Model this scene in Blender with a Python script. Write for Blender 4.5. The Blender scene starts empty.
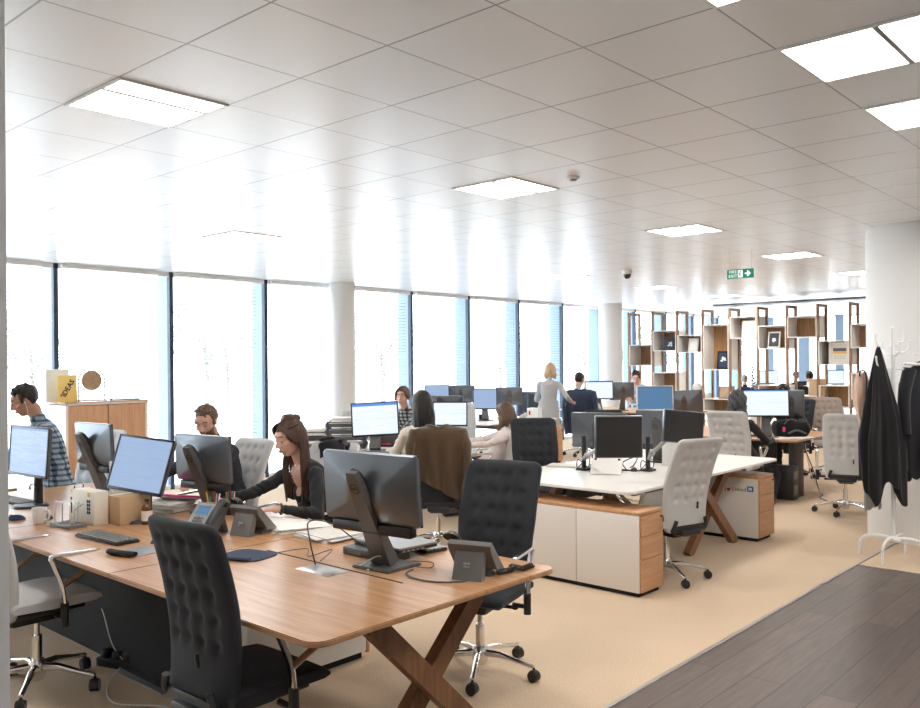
import bpy, bmesh, math, random
from mathutils import Vector, Matrix, noise, Euler
import numpy as np
C = bpy.context.scene.collection
R = math.radians
PI = math.pi
random.seed(7)

# ------------------------------------------------------------------ camera calibration
F = 845.0; EYE = 1.70; YAW = R(42); ROLL = R(.45); HZ = 362.0; CEIL = 2.95
def un(px, py):
    dx = px-460; dy = py-HZ
    return dx*math.cos(ROLL)-dy*math.sin(ROLL), dx*math.sin(ROLL)+dy*math.cos(ROLL)
def dist(px, py, d):
    u, v = un(px, py); x = u/F*d
    return Vector((d*math.cos(YAW)+x*math.sin(YAW), d*math.sin(YAW)-x*math.cos(YAW), EYE-v/F*d))
def at(px, py, z):                       # the point at height z seen at pixel (px, py)
    u, v = un(px, py)
    return dist(px, py, (EYE-z)*F/v)
cam = bpy.data.cameras.new('camera'); co = bpy.data.objects.new('camera', cam); C.objects.link(co)
cam.sensor_width = 36; cam.lens = F/920*36; cam.shift_y = 8/920; cam.clip_start = .05; cam.clip_end = 300
M4 = Matrix.Rotation(YAW-PI/2, 4, 'Z') @ Matrix.Rotation(PI/2, 4, 'X') @ Matrix.Rotation(-ROLL, 4, 'Z')
M4.translation = (0, 0, EYE)
co.matrix_world = M4
bpy.context.scene.camera = co

# ------------------------------------------------------------------ materials
MATS = {}
def nmat(name):
    m = bpy.data.materials.new(name); m.use_nodes = True
    nt = m.node_tree; b = nt.nodes['Principled BSDF']
    MATS[name] = m
    return m, nt, b
def simple(name, col, rough=.5, metal=0, spec=.5, bump=0, bscale=300, vary=0, sheen=0, emit=None, estr=0, trans=0, coat=0):
    m, nt, b = nmat(name)
    b.inputs['Base Color'].default_value = (*col, 1)
    b.inputs['Roughness'].default_value = rough
    b.inputs['Metallic'].default_value = metal
    b.inputs['Specular IOR Level'].default_value = spec
    b.inputs['Sheen Weight'].default_value = sheen
    b.inputs['Coat Weight'].default_value = coat
    if trans: b.inputs['Transmission Weight'].default_value = trans; b.inputs['IOR'].default_value = 1.45
    if emit:
        b.inputs['Emission Color'].default_value = (*emit, 1); b.inputs['Emission Strength'].default_value = estr
    if bump or vary:
        tc = nt.nodes.new('ShaderNodeTexCoord'); nz = nt.nodes.new('ShaderNodeTexNoise')
        nz.inputs['Scale'].default_value = bscale; nz.inputs['Detail'].default_value = 3
        nt.links.new(tc.outputs['Object'], nz.inputs['Vector'])
        if bump:
            bp = nt.nodes.new('ShaderNodeBump'); bp.inputs['Strength'].default_value = bump; bp.inputs['Distance'].default_value = .004
            nt.links.new(nz.outputs['Fac'], bp.inputs['Height']); nt.links.new(bp.outputs['Normal'], b.inputs['Normal'])
        if vary:
            mx = nt.nodes.new('ShaderNodeMix'); mx.data_type = 'RGBA'
            mx.inputs['A'].default_value = (*[c*(1-vary) for c in col], 1); mx.inputs['B'].default_value = (*[min(1, c*(1+vary)) for c in col], 1)
            nt.links.new(nz.outputs['Fac'], mx.inputs['Factor']); nt.links.new(mx.outputs['Result'], b.inputs['Base Color'])
    return m
def wood(name, c1, c2, axis='X', rough=.4, scale=1.0, plank=None, spec=.5):
    m, nt, b = nmat(name); L = nt.links.new
    tc = nt.nodes.new('ShaderNodeTexCoord'); mp = nt.nodes.new('ShaderNodeMapping')
    st = {'X': (1.2, 14, 14), 'Y': (14, 1.2, 14), 'Z': (14, 14, 1.2)}[axis]
    mp.inputs['Scale'].default_value = [s*scale for s in st]
    L(tc.outputs['Object'], mp.inputs['Vector'])
    nz = nt.nodes.new('ShaderNodeTexNoise'); nz.inputs['Scale'].default_value = 2.2; nz.inputs['Detail'].default_value = 8; nz.inputs['Distortion'].default_value = .6
    L(mp.outputs['Vector'], nz.inputs['Vector'])
    cr = nt.nodes.new('ShaderNodeValToRGB'); cr.color_ramp.elements[0].position = .3; cr.color_ramp.elements[1].position = .7
    cr.color_ramp.elements[0].color = (*c1, 1); cr.color_ramp.elements[1].color = (*c2, 1)
    L(nz.outputs['Fac'], cr.inputs['Fac'])
    out = cr.outputs['Color']
    if plank:
        bk = nt.nodes.new('ShaderNodeTexBrick'); bk.offset = .37; bk.inputs['Scale'].default_value = 1
        bk.inputs['Brick Width'].default_value = plank[0]; bk.inputs['Row Height'].default_value = plank[1]
        bk.inputs['Mortar Size'].default_value = .0035; bk.inputs['Mortar Smooth'].default_value = 0
        bk.inputs['Color1'].default_value = (.72, .72, .72, 1); bk.inputs['Color2'].default_value = (1.12, 1.1, 1.08, 1); bk.inputs['Mortar'].default_value = (.35, .33, .32, 1)
        L(tc.outputs['Object'], bk.inputs['Vector'])
        mx = nt.nodes.new('ShaderNodeMix'); mx.data_type = 'RGBA'; mx.blend_type = 'MULTIPLY'; mx.inputs['Factor'].default_value = 1
        L(out, mx.inputs['A']); L(bk.outputs['Color'], mx.inputs['B']); out = mx.outputs['Result']
    L(out, b.inputs['Base Color'])
    b.inputs['Roughness'].default_value = rough; b.inputs['Specular IOR Level'].default_value = spec
    return m
def screen(name, kind):
    """a lit display: paper-white or blue page with rows of text blocks, a title bar on top"""
    m, nt, b = nmat(name); L = nt.links.new
    base, text, bar, st = {
        'doc': ((.80, .89, 1), (.50, .62, .85), (.10, .25, .65), .72),
        'blue': ((.33, .50, .90), (.16, .27, .58), (.05, .2, .6), .42),
        'pale': ((.45, .62, .92), (.40, .56, .88), (.45, .62, .92), .45),
        'deep': ((.06, .15, .28), (.05, .13, .25), (.05, .12, .22), .8),
    }[kind]
    tc = nt.nodes.new('ShaderNodeTexCoord'); sp = nt.nodes.new('ShaderNodeSeparateXYZ'); L(tc.outputs['Object'], sp.inputs[0])
    bk = nt.nodes.new('ShaderNodeTexBrick'); cb = nt.nodes.new('ShaderNodeCombineXYZ')
    L(sp.outputs['Y'], cb.inputs['X']); L(sp.outputs['Z'], cb.inputs['Y']); L(cb.outputs[0], bk.inputs['Vector'])
    bk.inputs['Scale'].default_value = 1; bk.inputs['Brick Width'].default_value = .11; bk.inputs['Row Height'].default_value = .0115
    bk.inputs['Mortar Size'].default_value = .0035; bk.inputs['Mortar Smooth'].default_value = .1
    bk.inputs['Color1'].default_value = (*text, 1); bk.inputs['Color2'].default_value = (*base, 1); bk.inputs['Mortar'].default_value = (*base, 1)
    bk.inputs['Bias'].default_value = .1
    gt = nt.nodes.new('ShaderNodeMath'); gt.operation = 'GREATER_THAN'; L(sp.outputs['Z'], gt.inputs[0]); gt.inputs[1].default_value = .142
    mx = nt.nodes.new('ShaderNodeMix'); mx.data_type = 'RGBA'
    L(gt.outputs[0], mx.inputs['Factor']); L(bk.outputs['Color'], mx.inputs['A']); mx.inputs['B'].default_value = (*bar, 1)
    b.inputs['Base Color'].default_value = (.02, .02, .03, 1); b.inputs['Roughness'].default_value = .35
    L(mx.outputs['Result'], b.inputs['Emission Color']); b.inputs['Emission Strength'].default_value = st
    return m

simple('charcoal_fabric', (.021, .023, .028), .9, bump=.5, bscale=500, sheen=.05, vary=.15)
simple('slate_fabric', (.055, .065, .085), .9, bump=.5, bscale=500, sheen=.15, vary=.15)
simple('grey_fabric', (.56, .55, .54), .9, bump=.5, bscale=500, sheen=.1, vary=.08)
simple('taupe_fabric', (.33, .27, .23), .9, bump=.5, bscale=500, sheen=.1, vary=.08)
simple('pale_fabric', (.62, .64, .66), .9, bump=.5, bscale=500, vary=.06)
simple('chrome', (.78, .76, .74), .16, metal=1)
simple('satin_metal', (.5, .49, .48), .35, metal=1)
simple('black_plastic', (.018, .018, .02), .42)
simple('black_matt', (.006, .006, .007), .85)
simple('dark_panel', (.05, .047, .045), .55)
simple('grey_plastic', (.16, .155, .15), .45)
simple('monitor_shell', (.17, .185, .205), .30, metal=.75)
simple('silver_plastic', (.34, .33, .32), .38, metal=.5)
simple('stand_grey', (.12, .115, .11), .4, metal=.3)
simple('white_plastic', (.82, .81, .79), .4)
simple('white_laminate', (.84, .81, .77), .38)
simple('cream_laminate', (.76, .70, .64), .4)
simple('white_paint', (.86, .86, .85), .45)
simple('column_paint', (.80, .79, .78), .55)
simple('screen_off', (.028, .026, .025), .32)
simple('paper', (.86, .84, .80), .7)
simple('newsprint', (.68, .66, .62), .8, vary=.25, bscale=60)
simple('cardboard', (.55, .38, .22), .8)
simple('pink', (.85, .05, .25), .6)
simple('orange_paper', (.85, .45, .05), .6)
simple('yellow_card', (.93, .68, .22), .6)
simple('navy_frame', (.03, .055, .10), .5)
simple('fin_blue', (.20, .28, .39), .4)
simple('blue_plastic', (.03, .12, .4), .4)
simple('navy_mat', (.025, .04, .08), .8)
simple('steel_grid', (.3, .3, .32), .4, metal=.8)
simple('ivory_card', (.78, .72, .62), .6)
simple('cable_white', (.7, .68, .64), .5)
simple('cable_grey', (.09, .10, .12), .5)
simple('bottle_glass', (.12, .04, .01), .1, coat=.5)
simple('exit_green', (.0, .26, .17), .5, emit=(.0, .26, .17), estr=.15)
simple('exit_white', (.9, .9, .9), .5, emit=(1, 1, 1), estr=.35)
simple('lamp_panel', (.9, .9, .9), .5, emit=(1, .97, .93), estr=7)
simple('glass', (.96, .99, 1), .0, trans=1)
MATS['glass'].node_tree.nodes['Principled BSDF'].inputs['IOR'].default_value = 1.02
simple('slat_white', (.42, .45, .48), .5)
simple('logo_grey', (.55, .55, .55), .4, metal=.5)
simple('badge_blue', (.02, .16, .42), .5)
simple('ink', (.02, .02, .02), .6)
simple('red', (.6, .02, .02), .5)
simple('eye_white', (.50, .46, .44), .3)
simple('iris', (.05, .03, .02), .2)
simple('lips', (.42, .14, .12), .5)
simple('lips_man', (.35, .17, .13), .5)
wood('desk_oak', (.38, .195, .088), (.54, .30, .155), 'Y', rough=.33)
wood('cabinet_oak', (.50, .26, .125), (.62, .35, .19), 'X', rough=.45)
wood('cabinet_oak_up', (.52, .27, .14), (.66, .37, .21), 'Z', rough=.45)
wood('leg_oak', (.17, .075, .032), (.28, .13, .06), 'Z', rough=.45)
wood('shelf_oak', (.36, .18, .075), (.52, .29, .13), 'Z', rough=.5)
wood('frame_oak', (.22, .12, .065), (.36, .22, .13), 'Z', rough=.5)
wood('straw', (.35, .22, .12), (.62, .45, .30), 'Y', rough=.6, scale=3)
wood('floor_wood', (.088, .066, .057), (.135, .105, .092), 'X', rough=.42, scale=1.2, plank=(2.2, .19))

def carpet():
    m, nt, b = nmat('carpet'); L = nt.links.new
    tc = nt.nodes.new('ShaderNodeTexCoord')
    n1 = nt.nodes.new('ShaderNodeTexNoise'); n1.inputs['Scale'].default_value = 130; n1.inputs['Detail'].default_value = 4
    n2 = nt.nodes.new('ShaderNodeTexNoise'); n2.inputs['Scale'].default_value = 1.3; n2.inputs['Detail'].default_value = 3
    L(tc.outputs['Object'], n1.inputs['Vector']); L(tc.outputs['Object'], n2.inputs['Vector'])
    cr = nt.nodes.new('ShaderNodeValToRGB'); cr.color_ramp.elements[0].position = .3; cr.color_ramp.elements[1].position = .7
    cr.color_ramp.elements[0].color = (.55, .42, .295, 1); cr.color_ramp.elements[1].color = (.74, .585, .43, 1)
    L(n1.outputs['Fac'], cr.inputs['Fac'])
    c2 = nt.nodes.new('ShaderNodeValToRGB'); c2.color_ramp.elements[0].color = (.86, .85, .84, 1); c2.color_ramp.elements[1].color = (1.1, 1.1, 1.1, 1)
    L(n2.outputs['Fac'], c2.inputs['Fac'])
    mx = nt.nodes.new('ShaderNodeMix'); mx.data_type = 'RGBA'; mx.blend_type = 'MULTIPLY'; mx.inputs['Factor'].default_value = 1
    L(cr.outputs['Color'], mx.inputs['A']); L(c2.outputs['Color'], mx.inputs['B']); L(mx.outputs['Result'], b.inputs['Base Color'])
    bp = nt.nodes.new('ShaderNodeBump'); bp.inputs['Strength'].default_value = .6; bp.inputs['Distance'].default_value = .005
    L(n1.outputs['Fac'], bp.inputs['Height']); L(bp.outputs['Normal'], b.inputs['Normal'])
    b.inputs['Roughness'].default_value = .95; b.inputs['Specular IOR Level'].default_value = .15
carpet()

TX0, TXP, TY0, TYP = 1.743, .5475, 1.325, .5555
def ceiling_mat():
    m, nt, b = nmat('ceiling_tile'); L = nt.links.new
    tc = nt.nodes.new('ShaderNodeTexCoord'); sp = nt.nodes.new('ShaderNodeSeparateXYZ'); L(tc.outputs['Object'], sp.inputs[0])
    def mth(op, a, bb=None):
        n = nt.nodes.new('ShaderNodeMath'); n.operation = op
        for i, v in enumerate((a, bb)):
            if v is None: continue
            if isinstance(v, (int, float)): n.inputs[i].default_value = v
            else: L(v, n.inputs[i])
        return n.outputs[0]
    def line(ax, o, p, w):
        t = mth('DIVIDE', mth('SUBTRACT', sp.outputs[ax], o), p)
        f = mth('ABSOLUTE', mth('SUBTRACT', mth('FRACT', mth('ADD', t, 100.5)), .5))
        return mth('LESS_THAN', f, w/p/2)
    ln = mth('MAXIMUM', line('X', TX0, TXP, .009), line('Y', TY0, TYP, .007))
    mx = nt.nodes.new('ShaderNodeMix'); mx.data_type = 'RGBA'
    L(ln, mx.inputs['Factor']); mx.inputs['A'].default_value = (.90, .915, .93, 1); mx.inputs['B'].default_value = (.33, .33, .33, 1)
    L(mx.outputs['Result'], b.inputs['Base Color'])
    # every metal tile hangs a hair out of level
    cx = mth('FLOOR', mth('DIVIDE', mth('SUBTRACT', sp.outputs['X'], TX0), TXP)); cy = mth('FLOOR', mth('DIVIDE', mth('SUBTRACT', sp.outputs['Y'], TY0), TYP))
    cb = nt.nodes.new('ShaderNodeCombineXYZ'); L(cx, cb.inputs[0]); L(cy, cb.inputs[1])
    wn = nt.nodes.new('ShaderNodeTexWhiteNoise'); L(cb.outputs[0], wn.inputs['Vector'])
    vm = nt.nodes.new('ShaderNodeVectorMath'); vm.operation = 'SUBTRACT'; L(wn.outputs['Color'], vm.inputs[0]); vm.inputs[1].default_value = (.5, .5, .5)
    v2 = nt.nodes.new('ShaderNodeVectorMath'); v2.operation = 'SCALE'; L(vm.outputs[0], v2.inputs[0]); v2.inputs['Scale'].default_value = .012
    ge = nt.nodes.new('ShaderNodeNewGeometry'); v3 = nt.nodes.new('ShaderNodeVectorMath'); v3.operation = 'ADD'; L(ge.outputs['Normal'], v3.inputs[0]); L(v2.outputs[0], v3.inputs[1])
    v4 = nt.nodes.new('ShaderNodeVectorMath'); v4.operation = 'NORMALIZE'; L(v3.outputs[0], v4.inputs[0]); L(v4.outputs[0], b.inputs['Normal'])
    b.inputs['Roughness'].default_value = .31; b.inputs['Metallic'].default_value = .12; b.inputs['Specular IOR Level'].default_value = .7
ceiling_mat()

# ------------------------------------------------------------------ mesh builder
class MB:
    def __init__(s): s.bm = bmesh.new()
    def _add(s, t, M=None):
        if M is not None: bmesh.ops.transform(t, matrix=M, verts=t.verts)
        me = bpy.data.meshes.new('t'); t.to_mesh(me); t.free(); s.bm.from_mesh(me); bpy.data.meshes.remove(me)
        return s
    def box(s, c, d, bev=0, rot=None, seg=2, M=None):
        t = bmesh.new(); bmesh.ops.create_cube(t, size=1)
        bmesh.ops.scale(t, vec=d, verts=t.verts)
        if bev: bmesh.ops.bevel(t, geom=t.edges[:], offset=bev, segments=seg, affect='EDGES', profile=.5)
        X = Matrix.Translation(c)
        if rot: X = X @ Euler(rot).to_matrix().to_4x4()
        if M is not None: X = M @ X
        return s._add(t, X)
    def cyl(s, p0, p1, r0, r1=None, seg=16, flat=None):
        p0 = Vector(p0); p1 = Vector(p1); r1 = r0 if r1 is None else r1
        t = bmesh.new(); bmesh.ops.create_cone(t, cap_ends=True, segments=seg, radius1=r0, radius2=r1, depth=(p1-p0).length)
        q = Vector((0, 0, 1)).rotation_difference(p1-p0).to_matrix().to_4x4()
        X = Matrix.Translation((p0+p1)/2) @ q
        if flat: X = X @ Matrix.Diagonal((*flat, 1, 1))
        return s._add(t, X)
    def ball(s, c, r, seg=16, rot=None):
        t = bmesh.new(); bmesh.ops.create_uvsphere(t, u_segments=seg, v_segments=max(6, seg*2//3), radius=1)
        if isinstance(r, (int, float)): r = (r, r, r)
        X = Matrix.Translation(c)
        if rot: X = X @ Euler(rot).to_matrix().to_4x4()
        return s._add(t, X @ Matrix.Diagonal((*r, 1)))
    def rings(s, rs, closed=False, caps=True):
        t = bmesh.new(); vs = [[t.verts.new(p) for p in r] for r in rs]; n = len(vs[0])
        m = len(vs)
        for i in range(m if closed else m-1):
            a = vs[i]; b = vs[(i+1) % m]
            for j in range(n): t.faces.new((a[j], a[(j+1) % n], b[(j+1) % n], b[j]))
        if caps and not closed: t.faces.new(vs[0][::-1]); t.faces.new(vs[-1])
        bmesh.ops.recalc_face_normals(t, faces=t.faces)
        return s._add(t)
    def tube(s, pts, r, seg=8, smooth=3, closed=False, flat=None):
        P = [Vector(p) for p in pts]
        if smooth > 1 and len(P) > 2:
            Q = []; n = len(P)
            for i in range(n if closed else n-1):
                a = P[(i-1) % n] if (closed or i > 0) else P[i]; b = P[i]; c = P[(i+1) % n]; d = P[(i+2) % n] if (closed or i+2 < n) else c
                for k in range(smooth):
                    t = k/smooth
                    Q.append(.5*((2*b)+(c-a)*t+(2*a-5*b+4*c-d)*t*t+(3*b-a-3*c+d)*t**3))
            if not closed: Q.append(P[-1])
            P = Q
        n = len(P); rr = r if callable(r) else (lambda t: r); rs = []
        up = None
        for i, p in enumerate(P):
            if closed: d = P[(i+1) % n]-P[i-1]
            else: d = P[min(i+1, n-1)]-P[max(i-1, 0)]
            d = d.normalized() if d.length > 1e-9 else Vector((0, 0, 1))
            if up is None: up = Vector((0, 0, 1)) if abs(d.z) < .9 else Vector((1, 0, 0))
            sx = d.cross(up).normalized(); up = sx.cross(d).normalized()
            k = rr(i/max(1, n-1)); fl = flat or (1, 1)
            rs.append([p+sx*k*fl[0]*math.cos(a)+up*k*fl[1]*math.sin(a) for a in (2*PI*j/seg for j in range(seg))])
        return s.rings(rs, closed=closed)
    def lathe(s, prof, c=(0, 0, 0), seg=24, M=None):
        c = Vector(c); rs = [[c+Vector((r*math.cos(2*PI*j/seg), r*math.sin(2*PI*j/seg), z)) for j in range(seg)] for r, z in prof]
        return s.rings(rs)
    def prism(s, poly, z0, z1, bev=0, M=None):
        t = bmesh.new(); a = [t.verts.new((x, y, z0)) for x, y in poly]; b = [t.verts.new((x, y, z1)) for x, y in poly]
        n = len(poly)
        t.faces.new(a[::-1]); t.faces.new(b)
        for j in range(n): t.faces.new((a[j], a[(j+1) % n], b[(j+1) % n], b[j]))
        bmesh.ops.recalc_face_normals(t, faces=t.faces)
        if bev: bmesh.ops.bevel(t, geom=[e for e in t.edges if abs(e.verts[0].co.z-e.verts[1].co.z) < 1e-6], offset=bev, segments=2, affect='EDGES')
        return s._add(t, M)
    def sheet(s, fn, nu, nv, th):
        """closed thin solid from a surface function fn(u,v) -> Vector; th along its normal"""
        P = [[fn(i/nu, j/nv) for j in range(nv+1)] for i in range(nu+1)]
        t = bmesh.new()
        def nrm(i, j):
            a = P[min(i+1, nu)][j]-P[max(i-1, 0)][j]; b = P[i][min(j+1, nv)]-P[i][max(j-1, 0)]
            n = a.cross(b); return n.normalized() if n.length > 1e-12 else Vector((1, 0, 0))
        N = [[nrm(i, j) for j in range(nv+1)] for i in range(nu+1)]
        A = [[t.verts.new(P[i][j]+N[i][j]*th/2) for j in range(nv+1)] for i in range(nu+1)]
        B = [[t.verts.new(P[i][j]-N[i][j]*th/2) for j in range(nv+1)] for i in range(nu+1)]
        for i in range(nu):
            for j in range(nv):
                t.faces.new((A[i][j], A[i+1][j], A[i+1][j+1], A[i][j+1])); t.faces.new((B[i][j+1], B[i+1][j+1], B[i+1][j], B[i][j]))
        for i in range(nu):
            t.faces.new((A[i][0], B[i][0], B[i+1][0], A[i+1][0])); t.faces.new((A[i+1][nv], B[i+1][nv], B[i][nv], A[i][nv]))
        for j in range(nv):
            t.faces.new((A[0][j+1], B[0][j+1], B[0][j], A[0][j])); t.faces.new((A[nu][j], B[nu][j], B[nu][j+1], A[nu][j+1]))
        bmesh.ops.recalc_face_normals(t, faces=t.faces)
        return s._add(t)
    def text(s, body, size, M, ext=.0006):
        cu = bpy.data.curves.new('t', 'FONT'); cu.body = body; cu.size = size; cu.extrude = ext; cu.align_x = 'CENTER'; cu.align_y = 'CENTER'; cu.resolution_u = 2
        o = bpy.data.objects.new('t', cu); C.objects.link(o)
        dg = bpy.context.evaluated_depsgraph_get(); me = bpy.data.meshes.new_from_object(o.evaluated_get(dg))
        me.transform(M); s.bm.from_mesh(me); bpy.data.objects.remove(o); bpy.data.meshes.remove(me); bpy.data.curves.remove(cu)
        return s
    def build(s, name, mat, parent=None, angle=35):
        me = bpy.data.meshes.new(name); s.bm.to_mesh(me); s.bm.free()
        me.materials.append(MATS[mat])
        me.shade_smooth(); me.set_sharp_from_angle(angle=R(angle))
        o = bpy.data.objects.new(name, me); C.objects.link(o)
        if parent: o.parent = parent
        return o
def tag(o, label=None, cat=None, group=None, kind=None):
    if label: o['label'] = label
    if cat: o['category'] = cat
    if group: o['group'] = group
    if kind: o['kind'] = kind
    return o
def empty(name, loc, rz=0, label=None, cat=None, group=None):
    o = bpy.data.objects.new(name, None); C.objects.link(o); o.empty_display_size = .1
    o.location = loc; o.rotation_euler = (0, 0, R(rz))
    return tag(o, label, cat, group)
KIDS = {}
def copy_tree(o, parent=None):
    c = o.copy(); C.objects.link(c)
    if parent: c.parent = parent
    for ch in list(o.children): copy_tree(ch, c)
    return c
def ALL(): return list(C.objects)
def st(o, name=None): o['kind'] = 'structure'; return o
# text frame: letters in the plane facing the local +X, reading towards +Y ... as seen from +X, left is +Y?  (reader looks to -X: his right is +Y)
def face_px(p): return Matrix.Translation(p) @ Matrix(((0, 0, 1, 0), (1, 0, 0, 0), (0, 1, 0, 0), (0, 0, 0, 1)))
def face_nx(p): return Matrix.Translation(p) @ Matrix(((0, 0, -1, 0), (-1, 0, 0, 0), (0, 1, 0, 0), (0, 0, 0, 1)))
def face_ny(p): return Matrix.Translation(p) @ Matrix(((1, 0, 0, 0), (0, 0, -1, 0), (0, 1, 0, 0), (0, 0, 0, 1)))

# ------------------------------------------------------------------ room shell
WY = 10.62       # window wall
XE = 25.0        # far end wall
WB, WC = 2.24, 7.35     # boarded floor: y < WB, x < WC
m = MB(); m.prism([(-3, WB), (WC, WB), (WC, -3), (XE, -3), (XE, WY+.05), (-3, WY+.05)], -.12, 0)
st(m.build('floor', 'carpet'))
m = MB(); m.prism([(-3, -3), (WC, -3), (WC, WB), (-3, WB)], -.12, .002); st(m.build('floor_boards', 'floor_wood'))
m = MB(); m.box((2.9, WB, .003), (11.9, .022, .012), .002); m.box((WC, -.4, .003), (.012, 5.26, .012), .002); st(m.build('trim_1', 'satin_metal'))
m = MB(); m.box((11, 3.8, CEIL+.15), (28.2, 14.2, .3)); st(m.build('ceiling', 'ceiling_tile'))
m = MB(); m.box((11, -3.05, 1.5), (28.2, .1, 3.2)); st(m.build('wall_right', 'white_paint'))
m = MB(); m.box((-3.05, 3.8, 1.5), (.1, 14, 3.2)); st(m.build('wall_back', 'white_paint'))
# wall end close to the camera on the left
K = dist(8, 354, 1.6)
m = MB(); m.box((K.x-.55, K.y+.07, 1.475), (1.1, .14, 2.95), .003); st(m.build('wall_left', 'column_paint'))

# window wall: glass, mullions, outer fins, blinds
MX = [4.38+1.53*k for k in range(-5, 15)]
def cut(k): return MX[k] < XE-.2
for k in range(len(MX)):
    x = MX[k]
    if x > XE: break
    m = MB(); m.box((x, WY, CEIL/2), (.055, .07, CEIL)); o = st(m.build('trim_%d' % (k+2), 'navy_frame'))  # unlit front face of the fin, its shade put into the navy colour
    m = MB(); m.box((x, WY+.17, CEIL/2), (.05, .26, CEIL)); o2 = st(m.build('trim_%d' % (k+40), 'fin_blue'))  # fin side lit from outdoors, that light put into the paler blue
for k in range(len(MX)-1):
    a, b = MX[k]+.0275, min(MX[k+1]-.0275, XE)
    if a > XE: break
    w = st(empty('window_%d' % (k+1), ((a+b)/2, WY, 0)))
    m = MB(); m.box((0, .02, CEIL/2), (b-a-.004, .012, CEIL-.02)); m.build('glass_pane', 'glass', w)
    m = MB(); m.box((0, -.005, .03), (b-a-.004, .05, .06)); m.box((0, -.005, CEIL-.03), (b-a-.004, .05, .06)); m.build('window_frame', 'white_paint', w)
nb = 0
for k in range(3, len(MX)-1):
    a, b = MX[k]+.04, MX[k+1]-.22
    if b > 16.4: break
    z0 = .12
    bl = empty('venetian_blind', ((a+b)/2, WY-.10, 0))
    nb += 1
    where = {3: 'leftmost window, behind the man in the checked shirt', 4: 'window behind the oak storage cabinet', 5: 'window behind the bearded man', 6: 'window beside the slim white column on its left'}.get(k)
    tag(bl, ('white venetian blind lowered over the '+where) if where else 'white venetian blind lowered over a window beyond the slim white column', 'blind', 'venetian blinds on the window wall')
    if where: del bl['group']
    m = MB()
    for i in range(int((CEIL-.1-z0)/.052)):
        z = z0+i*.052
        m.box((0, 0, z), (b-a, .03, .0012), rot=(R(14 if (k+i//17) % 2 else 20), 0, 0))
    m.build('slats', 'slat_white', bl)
    m = MB(); m.box((0, 0, CEIL-.035), (b-a, .05, .05)); m.build('head_rail', 'white_paint', bl)
    m = MB(); m.box((0, 0, z0-.05), (b-a, .03, .015)); m.build('bottom_rail', 'white_paint', bl)
# far end wall: windows with fins in the left half, plain wall with tall panes on the right
n = 0
y = WY-.6
while y > 5.2:
    m = MB(); m.box((XE, y, CEIL/2), (.08, .3 if n % 2 else .22, CEIL)); st(m.build('trim_%d' % (70+n), 'fin_blue'))
    w = st(empty('window_%d' % (30+n), (XE, y-.5, 0)))
    m = MB(); m.box((0, 0, CEIL/2), (.012, .7, CEIL-.04)); m.build('glass_pane', 'glass', w)
    m = MB(); m.box((0, 0, CEIL-.02), (.05, .74, .04)); m.box((0, 0, .02), (.05, .74, .04)); m.build('window_frame', 'white_paint', w)
    n += 1; y -= 1.0
m = MB(); m.box((XE+.06, (y+.45-3)/2, 1.5), (.12, y+.45+3, 3.1)); st(m.build('wall_far', 'white_paint'))
for i, (yy, ww) in enumerate([(3.4, .05), (2.2, .04), (4.4, .04), (1.3, .05)]):
    m = MB(); m.box((XE-.03, yy+1.8, 1.45), (.04, ww, 2.9)); st(m.build('trim_%d' % (90+i), 'fin_blue'))
m = MB(); m.box((16.75, 3.2, 2.83), (.5, 9.2, .04)); st(m.build('trim_100', 'stand_grey'))

# columns
def column(x, y, r, n):
    m = MB(); m.lathe([(r, 0), (r, CEIL)], (x, y, 0), 64); o = m.build('column', 'column_paint'); o.name = 'column'
    m = MB(); m.lathe([(r+.012, 0), (r+.012, .07), (r, .075)], (0, 0, 0), 64)
    return st(o)
pc = dist(921, 400, 8.08); column(pc.x, pc.y, .47, 110)
column(8.62, 10.24, .2, 111); column(16.05, 9.98, .26, 112)

# ceiling lights: metal frame, wide and narrow diffuser, bar between
def tile(i, j): return TX0+TXP*i, TY0+TYP*j
def lamp(i, j, label, group=None):
    x0, y0 = tile(i, j); x1, y1 = x0+TXP, y0+TYP
    g = tag(empty('ceiling_light', ((x0+x1)/2, (y0+y1)/2, CEIL)), label, 'light', group)
    hx, hy = TXP/2, TYP/2
    m = MB()
    for c, d in (((hx-.008, 0, -.004), (.016, 2*hy, .008)), ((-hx+.008, 0, -.004), (.016, 2*hy, .008)), ((0, hy-.008, -.004), (2*hx-.032, .016, .008)), ((0, -hy+.008, -.004), (2*hx-.032, .016, .008))):
        m.box(c, d)
    m.build('frame', 'white_paint', g)
    m = MB(); m.box((0, -hy+.185, -.006), (2*hx-.032, .022, .012), .002); m.box((0, hy-.18, -.003), (2*hx-.032, .006, .006)); m.build('divider_bar', 'silver_plastic', g)
    m = MB(); m.box((0, .09, -.002), (2*hx-.034, 2*hy-.215, .003)); m.build('diffuser', 'lamp_panel', g)
    m = MB(); m.box((0, -hy+.095, -.002), (2*hx-.034, .155, .003)); m.build('diffuser', 'lamp_panel', g)
    l = bpy.data.lights.new('lamp', 'AREA'); l.shape = 'RECTANGLE'; l.size = .5; l.size_y = .5; l.energy = LAMP_W; l.color = (1, .95, .89)
    lo = bpy.data.objects.new('lamp_light', l); C.objects.link(lo); lo.location = (0, 0, -.02); lo.parent = g
LAMP_W = 11
lamp(0, 4, 'square recessed ceiling light at the upper left of the photo, above the left desk')
lamp(3, -1, 'square recessed ceiling light nearest the upper right corner, with three bright strips')
lamp(5, -1, 'square recessed ceiling light cut by the right edge of the photo')
lamp(1, -1, 'square recessed ceiling light cut by the top edge of the photo')
lamp(5, 4, 'square recessed ceiling light in the middle of the ceiling, near the round smoke detector')
lamp(10, 4, 'square recessed ceiling light to the left of the green exit sign')
lamp(15, 4, 'square recessed ceiling light to the right above the green exit sign')
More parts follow.
